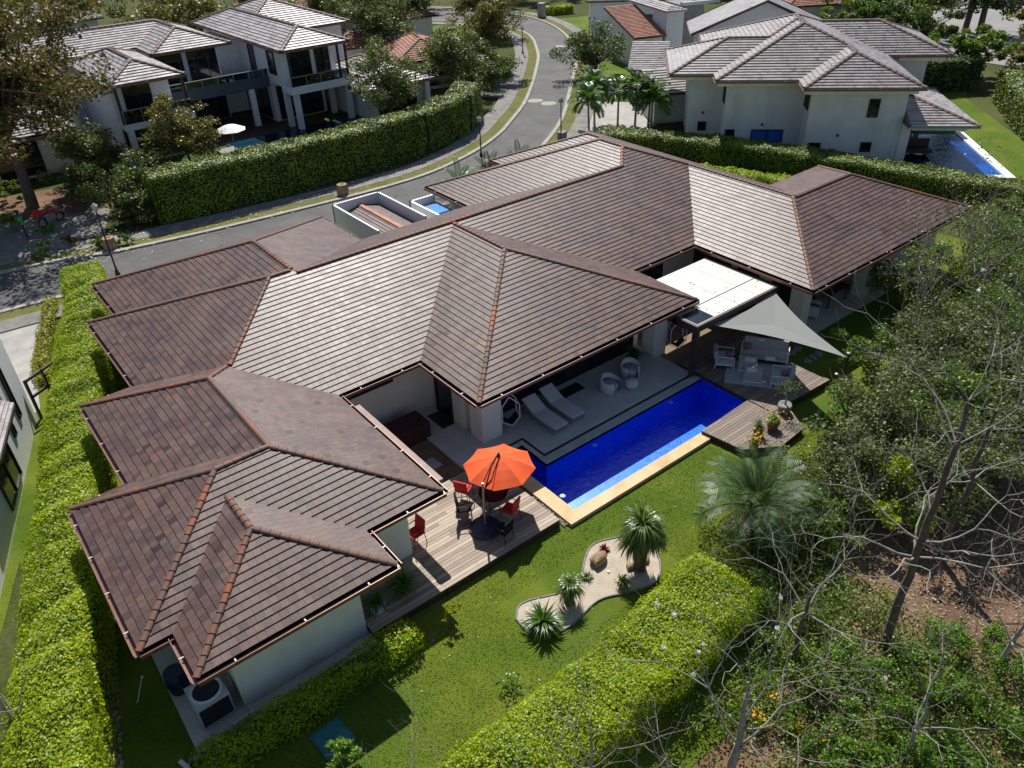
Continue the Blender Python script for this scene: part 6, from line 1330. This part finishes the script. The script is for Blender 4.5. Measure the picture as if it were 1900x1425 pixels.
t = thing('daybed', 'dark daybed under the porch beside the bright blue far pool', 'daybed', (*buv(19.9, 57.6), .1), TB); mb = MB(); mb.b2(-1.1, 1.1, -.5, .5, .25, .5); obj('mattress', mb, M['wood'], t); mb = MB(); mb.b2(-1.1, 1.1, .35, .5, .5, 1.0); obj('backrest', mb, M['wood'], t)
# garage and outbuildings left of house B
def box_house(label, cat, x0, y0, rz, wd, dp, h, roofmat, wallmat, eave=.5, t=.385, name='house', wins=(), e=.3, cap='cap_far', two=None, gable=False):
    H = thing(name, label, cat, (x0, y0, 0), rz); rects = [(-eave, wd+eave, -eave, dp+eave)]+([two] if two else [])
    if gable:
        mb = MB(); hh = (dp/2+eave)*t; mb.poly([(-eave, -eave, h), (wd+eave, -eave, h), (wd+eave, dp/2, h+hh), (-eave, dp/2, h+hh)], 0, [(0, 0), (wd, 0), (wd, dp/2/.3), (0, dp/2/.3)]); mb.poly([(wd+eave, dp+eave, h), (-eave, dp+eave, h), (-eave, dp/2, h+hh), (wd+eave, dp/2, h+hh)], 0, [(0, 40), (wd, 40), (wd, 40+dp/2/.3), (0, 40+dp/2/.3)])
        mb.poly([(-eave, -eave, h-.12), (-eave, dp/2, h+hh-.12), (wd+eave, dp/2, h+hh-.12), (wd+eave, -eave, h-.12)]); mb.poly([(-eave, dp+eave, h-.12), (wd+eave, dp+eave, h-.12), (wd+eave, dp/2, h+hh-.12), (-eave, dp/2, h+hh-.12)])
        ro = obj('roof', mb, M[roofmat], H)
        mb = MB()
        for x in (-eave, wd+eave):
            mb = MB(); mb.tube([(x, -eave, h-.04), (x, dp/2, h+hh-.04), (x, dp+eave, h-.04)], .11, 4); obj('barge_board', mb, M['darkframe'], ro)
        mb = MB(); mb.prism([(0, 0), (wd, 0), (wd, dp), (0, dp)], 0, h-.05, 0, False, False)
        for x in (0, wd): mb.poly([(x, 0, h-.05), (x, dp, h-.05), (x, dp/2, h+hh-.15)])
        obj('wall', mb, M[wallmat], H)
    else:
        Q_ = Roof(rects, h, t); ro = obj('roof', Q_.tiles(e, .06), M[roofmat], H); obj('ridge_tiles', Q_.caps(.4, .14), M[cap], ro); obj('soffit', Q_.soffit(), M['darkframe'], ro)
        wr = [(0, wd, 0, dp)]+([(two[0]+eave, two[1]-eave, two[2]+eave, two[3]-eave)] if two else []); obj('wall', Roof(wr, 0).walls(0, h-.08), M[wallmat], H)
    for p, q, z0, z1, nx, ny, ml in wins: window(H, p, q, z0, z1, nx, ny, mull=ml)
    return H
def shed(label, cat, p0, rz, wd, dp, h0, h1, roofmat, wallmat, ov=.3, name='house', wins=()):
    """mono pitch: low edge along local x at y=0, rising to y=dp"""
    H = thing(name, label, cat, (p0[0], p0[1], 0), rz); g = (h1-h0)/dp; n_ = max(2, int((dp+2*ov)/.3)); mb = MB()
    for k in range(n_):
        y0_ = -ov+(dp+2*ov)*k/n_; y1_ = -ov+(dp+2*ov)*(k+1)/n_; za, zb = h0+g*y0_+.16, h0+g*y1_+.10
        mb.poly([(-ov, y0_, za), (wd+ov, y0_, za), (wd+ov, y1_, zb), (-ov, y1_, zb)], 0, [(0, k+.01), (wd+2*ov, k+.01), (wd+2*ov, k+.99), (0, k+.99)]); mb.poly([(-ov, y0_, za-.12), (wd+ov, y0_, za-.12), (wd+ov, y0_, za), (-ov, y0_, za)])
    ro = obj('roof', mb, M[roofmat], H); mb = MB(); ya, yb = -ov, dp+ov
    mb.v = [(x, y, h0+g*y+dz) for dz in (-.06, .08) for x, y in ((-ov, ya), (wd+ov, ya), (wd+ov, yb), (-ov, yb))]; mb.f = [[3, 2, 1, 0], [4, 5, 6, 7], [0, 1, 5, 4], [1, 2, 6, 5], [2, 3, 7, 6], [3, 0, 4, 7]]; mb.mi = [0]*6
    obj('fascia', mb, M['darkframe'], ro)
    mb = MB(); mb.v = [(0, 0, 0), (wd, 0, 0), (wd, dp, 0), (0, dp, 0), (0, 0, h0-.06), (wd, 0, h0-.06), (wd, dp, h1-.06), (0, dp, h1-.06)]; mb.f = [[0, 1, 5, 4], [1, 2, 6, 5], [2, 3, 7, 6], [3, 0, 4, 7]]; mb.mi = [0]*4
    obj('wall', mb, M[wallmat], H)
    for p, q, z0, z1, nx, ny, ml in wins: window(H, p, q, z0, z1, nx, ny, mull=ml)
    return H
shed('blank grey walled wing with a small pale roof beside the pale two storey house', 'house wing', (48.5, 43.7), R(-28), 2.7, 2.6, 2.4, 3.4, 'tile_b', 'stucco_grey')
shed('low wing with a mossy speckled roof behind the slim palms', 'house wing', (51.8, 49.6), R(-50), 2.7, 4.4, 2.8, 4.0, 'tile_far', 'stucco', wins=(((.2, 0), (1.2, 0), .2, 2.2, 0, -1, 1),))
shed('small house wing with a red clay tile roof beside the grey tower', 'house wing', (61.6, 58.6), R(-20), 3.0, 7.0, 2.9, 4.6, 'clay', 'stucco', wins=(((.3, 0), (2.6, 0), .3, 2.2, 0, -1, 3),))
H_ = thing('tower', 'tall blue grey tower with a tiled cap beside the red clay roof', 'tower', (64.9, 57.6, 0), R(-20)); mb = MB(); mb.b2(0, 1.9, 0, 3, 0, 4.9); obj('wall', mb, M['stucco_shade'], H_); mb = MB(); mb.b2(1.9, 4.3, .3, 4, 0, 5.3); obj('stair_wall', mb, M['stoneslab'], H_)
Q_ = Roof([(-.4, 2.0, -.5, 9.5)], 5.0, .3); ro = obj('roof', Q_.tiles(.3, .06), M['tile_far'], H_); obj('soffit', Q_.soffit(), M['soffit'], ro); mb = MB(); mb.b2(1.8, 6.0, .2, .8, 5.3, 5.6); obj('parapet', mb, M['greymetal'], H_)
box_house('house with a broad brown gable roof just behind the pale two storey house', 'house', *buv(17.2, 77.6), R(44), 5, 11, 4.6, 'tile_b', 'stucco_shade', .8, .42, gable=True)
shed('white house wall with a pale roof edge beyond the road bend at the top', 'house', (69.5, 73.5), R(-42), 8, 8, 4.0, 5.2, 'tile_b', 'white', .5, wins=(((5.0, 0), (7.2, 0), .2, 2.4, 0, -1, 2),))
box_house('small house with an orange red hip roof at the top right edge of the roofs', 'house', 85.5, 57.5, R(-30), 7, 8, 3.0, 'clay', 'stucco_grey', .6, .42, cap='cap')
box_house('orange tiled roof partly hidden by trees at the top right', 'house', 94.0, 55.0, R(-20), 6, 7, 2.4, 'clay', 'stucco', .6, .42, cap='cap')
# red tiled houses, top left of the road
box_house('small pavilion with a red clay hip roof beside the road bend', 'pavilion', 39.6, 67.8, R(-20), 5.6, 8.6, 2.7, 'clay', 'stucco_grey', .5, .42, name='pavilion', cap='cap', wins=(((1, 0), (4.8, 0), .3, 2.2, 0, -1, 2),))
box_house('long house with a wide red clay roof and pinkish wall at the top', 'house', 40.5, 100.5, R(-8), 19, 11, 3.4, 'clay', 'stucco', .8, .36, cap='cap')
box_house('red clay roof glimpsed through the grey trees above the pavilion', 'house', 47.5, 87.5, R(-12), 8, 6, 3.0, 'clay', 'stucco', .5, .36, cap='cap')
box_house('low red tiled roof between the balcony house and the pavilion', 'house', 37.9, 76.8, R(-8), 5, 6, 2.9, 'clay', 'stucco', .4, .36, cap='cap')
box_house('white walled house with a brown roof at the upper left corner', 'house', 6.5, 118, R(-5), 19, 9, 3.4, 'tile_far', 'white', .7, .3, wins=(((9.5, 0), (14, 0), .2, 2.6, 0, -1, 3),))
box_house('dark roofed house under the huge tree at the left edge', 'house', -3, 66.5, 0, 13, 12, 3.0, 'tile_far', 'stucco_grey', .7, .385, wins=(((8, 0), (11, 0), .2, 2.6, 0, -1, 2),))
# neighbour C at the left edge
cd = math.atan2(-.954, -.30)
C_ = thing('house', 'light blue grey rendered house with slit windows at the left edge', 'house', (.35, 32.8, 0), cd)
mb = MB(); mb.prism([(0, 0), (16, 0), (16, -9), (0, -9)], 0, 4.05); obj('wall', mb, M['white'], C_); mb = MB(); mb.b2(-.1, 16, -.2, .02, 4.05, 4.3); mb.b2(-.1, .12, -9, -.2, 4.05, 4.3); obj('parapet', mb, M['white'], C_)
for a_, b_ in ((1.6, 1.95), (2.9, 3.2)): window(C_, (a_, 0), (b_, 0), 1.3, 3.7, 0, 1)
window(C_, (4.2, 0), (6.4, 0), .4, 2.6, 0, 1, mull=2)
Q_ = Roof([(4.4, 15, -1, 1.1)], 2.9, .3) if False else None
mb = MB()
for k in range(6):
    y0_ = .62-.11*k; mb.poly([(3.6, y0_, 2.95+.07*k+.05), (7.0, y0_, 2.95+.07*k+.05), (7.0, y0_-.11, 3.02+.07*k), (3.6, y0_-.11, 3.02+.07*k)], 0, [(0, k), (5, k), (5, k+.99), (0, k+.99)]); mb.poly([(3.6, y0_, 2.95+.07*k-.05), (7.0, y0_, 2.95+.07*k-.05), (7.0, y0_, 2.95+.07*k+.05), (3.6, y0_, 2.95+.07*k+.05)])
obj('canopy_roof', mb, M['tile_b'], C_); mb = MB(); mb.b2(3.62, 6.98, .02, .6, 2.74, 2.9); obj('canopy_soffit', mb, M['darkframe'], C_)
g_ = thing('gate', 'brown timber side gate and rail between the blue grey house and the long hedge', 'gate', (.45, 32.7, 0), R(35)); mb = MB()
for z_ in (1.0, 1.75): mb.b2(0, 1.7, -.04, .04, z_, z_+.1)
for x_ in (0, .85, 1.65): mb.b2(x_, x_+.09, -.05, .05, 0, 1.85)
obj('frame', mb, M['wood'], g_)
# ------------------------------------------------------------------ street furniture, people, vehicles
def lamp(label, px, py, h=3.4):
    x, y, z = at(px, py, 0); t = thing('street_lamp', label, 'street lamp', (x, y, 0), 0, 'street lamps along the estate road'); mb = MB(); mb.tube([(0, 0, 0), (0, 0, .5), (0, 0, h)], [.09, .05, .04], 8); obj('post', mb, M['black'], t)
    mb = MB(); mb.lathe([(.04, h), (.15, h+.05), (.19, h+.3), (.05, h+.42), (.001, h+.45)], n=10); obj('lantern', mb, M['greymetal'], t); mb = MB(); mb.lathe([(.06, 0), (.14, .02), (.1, .25), (.05, .3)], n=10); obj('base', mb, M['black'], t); return t
lamp('black street lamp at the left, rising behind the first roof eave', 219, 510, 3.7); lamp('black street lamp between the tall dark hedge and the road', 893, 290, 2.5); lamp('slim street lamp in front of the slim palms', 1041, 266, 3.0)
lamp('short dark street lamp on the verge by the far round tree', 1093, 76, 2.3); lamp('street lamp far up the left verge near the yellow green street tree', 970, 100, 2.4)
for px, py, w_, h_, lb, mt in ((1043, 264, .6, .75, 'grey utility box beside the slim street lamp', 'stoneslab'), (1137, 172, .7, 1.1, 'white utility cabinet behind the slim palms', 'white'), (1005, 32, .9, 1.7, 'pale letter box pillar at the head of the road', 'concrete')):
    x, y, z = at(px, py, 0); mb = MB(); mb.b2(-w_/2, w_/2, -w_/2.4, w_/2.4, 0, h_); mb.b2(-w_/2-.04, w_/2+.04, -w_/2.4-.04, w_/2.4+.04, h_, h_+.07); solo('utility_box', lb, 'utility box', mb, M[mt], (x, y, 0), R(20))
for px, py, lb in ((207, 463, 'stone planter block under the street lamp at the left'), (637, 362, 'stone planter block at the foot of the tall dark hedge')):
    x, y, z = at(px, py, 0); mb = MB(); mb.lathe([(.001, 0), (.36, 0), (.42, .3), (.34, .7), (.2, .72), (.001, .6)], n=8); solo('planter', lb, 'planter', mb, M['rock'], (x, y, 0.05), R(20))
def person(label, x, y, z, rz, shirt, pants):
    t = thing('person', label, 'person', (x, y, z), rz); me = bpy.data.meshes.new('body'); V = [(0, 0, .95), (0, 0, 1.15), (0, 0, 1.38), (0, 0, 1.48), (0, .02, 1.56), (0, .02, 1.70), (.18, 0, 1.40), (.27, .03, 1.14), (.24, .17, .92), (.24, .24, .86), (-.18, 0, 1.40), (-.27, .03, 1.14), (-.24, .15, .92), (-.24, .22, .86), (.10, 0, .90), (.12, .08, .50), (.12, 0, .08), (.12, .14, .03), (-.10, 0, .90), (-.13, -.05, .50), (-.13, -.16, .10), (-.13, -.02, .03)]
    E_ = [(0, 1), (1, 2), (2, 3), (3, 4), (4, 5), (2, 6), (6, 7), (7, 8), (8, 9), (2, 10), (10, 11), (11, 12), (12, 13), (0, 14), (14, 15), (15, 16), (16, 17), (0, 18), (18, 19), (19, 20), (20, 21)]
    rad = [.14, .13, .15, .06, .085, .09, .07, .045, .032, .03, .07, .045, .032, .03, .085, .06, .04, .035, .085, .06, .04, .035]
    me.from_pydata(V, E_, []); o = bpy.data.objects.new('body', me); COL.objects.link(o); o.parent = t; md = o.modifiers.new('skin', 'SKIN'); sb = o.modifiers.new('sub', 'SUBSURF'); sb.levels = sb.render_levels = 1
    for i, r_ in enumerate(rad): me.skin_vertices[0].data[i].radius = (r_, r_)
    me.skin_vertices[0].data[0].use_root = True
    me.materials.append(M[pants])
    mb = MB(); mb.lathe([(.17, .0), (.175, .25), (.20, .46), (.09, .55)], (0, 0, .93), 14, sy=.72); mb.tube([(.17, 0, 1.41), (.27, .03, 1.2)], [.09, .065], 8); mb.tube([(-.17, 0, 1.41), (-.27, .03, 1.2)], [.09, .065], 8); obj('shirt', mb, M[shirt], t, smooth=True)
    mb = MB(); mb.lathe([(.001, .13), (.08, .1), (.105, .02), (.1, -.04)], (0, .0, 1.69), 12); obj('hair', mb, M['hair'], t, smooth=True)
    return t
x, y, z = at(52, 444, 0); person('person in a bright green shirt standing in dappled shade by the road', x, y, .05, R(70), 'green_shirt', 'denim')
x, y, z = at(98, 415, 0); mo = thing('motorcycle', 'red and white motorcycle parked in the shade left of the tall dark hedge', 'motorcycle', (x, y, 0.0), R(25))
for sx in (-.62, .62):
    mb = MB(); mb.tube([(sx+.28*math.cos(a), 0, .30+.28*math.sin(a)) for a in np.linspace(0, 6.283, 19)], .055, 6, caps=False); wh = obj('wheel', mb, M['black'], mo); mb = MB(); mb.tube([(sx, -.05, .3), (sx, .05, .3)], .12, 10); obj('hub', mb, M['greymetal'], wh)
mb = MB(); mb.lathe([(.001, -.38), (.12, -.3), (.17, 0), (.12, .3), (.001, .38)], (0, 0, 0), 10); mb.v = [(v[2]+.12, v[1], .78+v[0]*.8) for v in mb.v]; obj('fuel_tank', mb, M['red'], mo, smooth=True)
mb = MB(); mb.b2(-.6, -.05, -.12, .12, .72, .82); obj('seat', mb, M['black'], mo); mb = MB(); mb.b2(-.35, .3, -.14, .14, .28, .62); obj('engine', mb, M['greymetal'], mo); mb = MB(); mb.tube([(.62, .09, .3), (.42, .1, 1.0)], .025, 6); mb.tube([(.62, -.09, .3), (.42, -.1, 1.0)], .025, 6); mb.tube([(.35, -.36, 1.05), (.44, 0, 1.0), (.35, .36, 1.05)], .02, 6); obj('fork', mb, M['greymetal'], mo)
mb = MB(); mb.b2(-.95, -.55, -.2, .2, .8, 1.15); obj('luggage_box', mb, M['red'], mo); mb = MB(); mb.lathe([(.001, .05), (.1, .03), (.11, -.02)], (.52, 0, .92), 10); obj('headlight', mb, M['white'], mo)
for i, (px, py, r_, lf, lb) in enumerate([(20, 415, .9, 'leaf_bright', 'bright green bush at the left edge near the person in green'), (75, 468, .6, 'leaf_bright', 'low green plant right of the person in green by the road'), (85, 425, .5, 'leaf_bright', 'small green plant just under the motorcycle'), (130, 445, .45, 'leaf_olive', 'small orange green plant between motorcycle and street lamp'), (185, 450, .5, 'leaf_mid', 'small shrub at the foot of the street lamp'), (10, 370, 1.0, 'leaf_mid', 'green bush at the left edge under the huge tree'), (235, 445, .5, 'leaf_mid', 'small shrub on the verge right of the stone planter block')]):
    x, y, z = at(px, py, .3); leafy(lb, x, y, r_*1.6, r_, r_*.7, r_*.75, lf, int(700*r_/.6), .15, 400+i, tr=.03, name='shrub', cat='shrub')
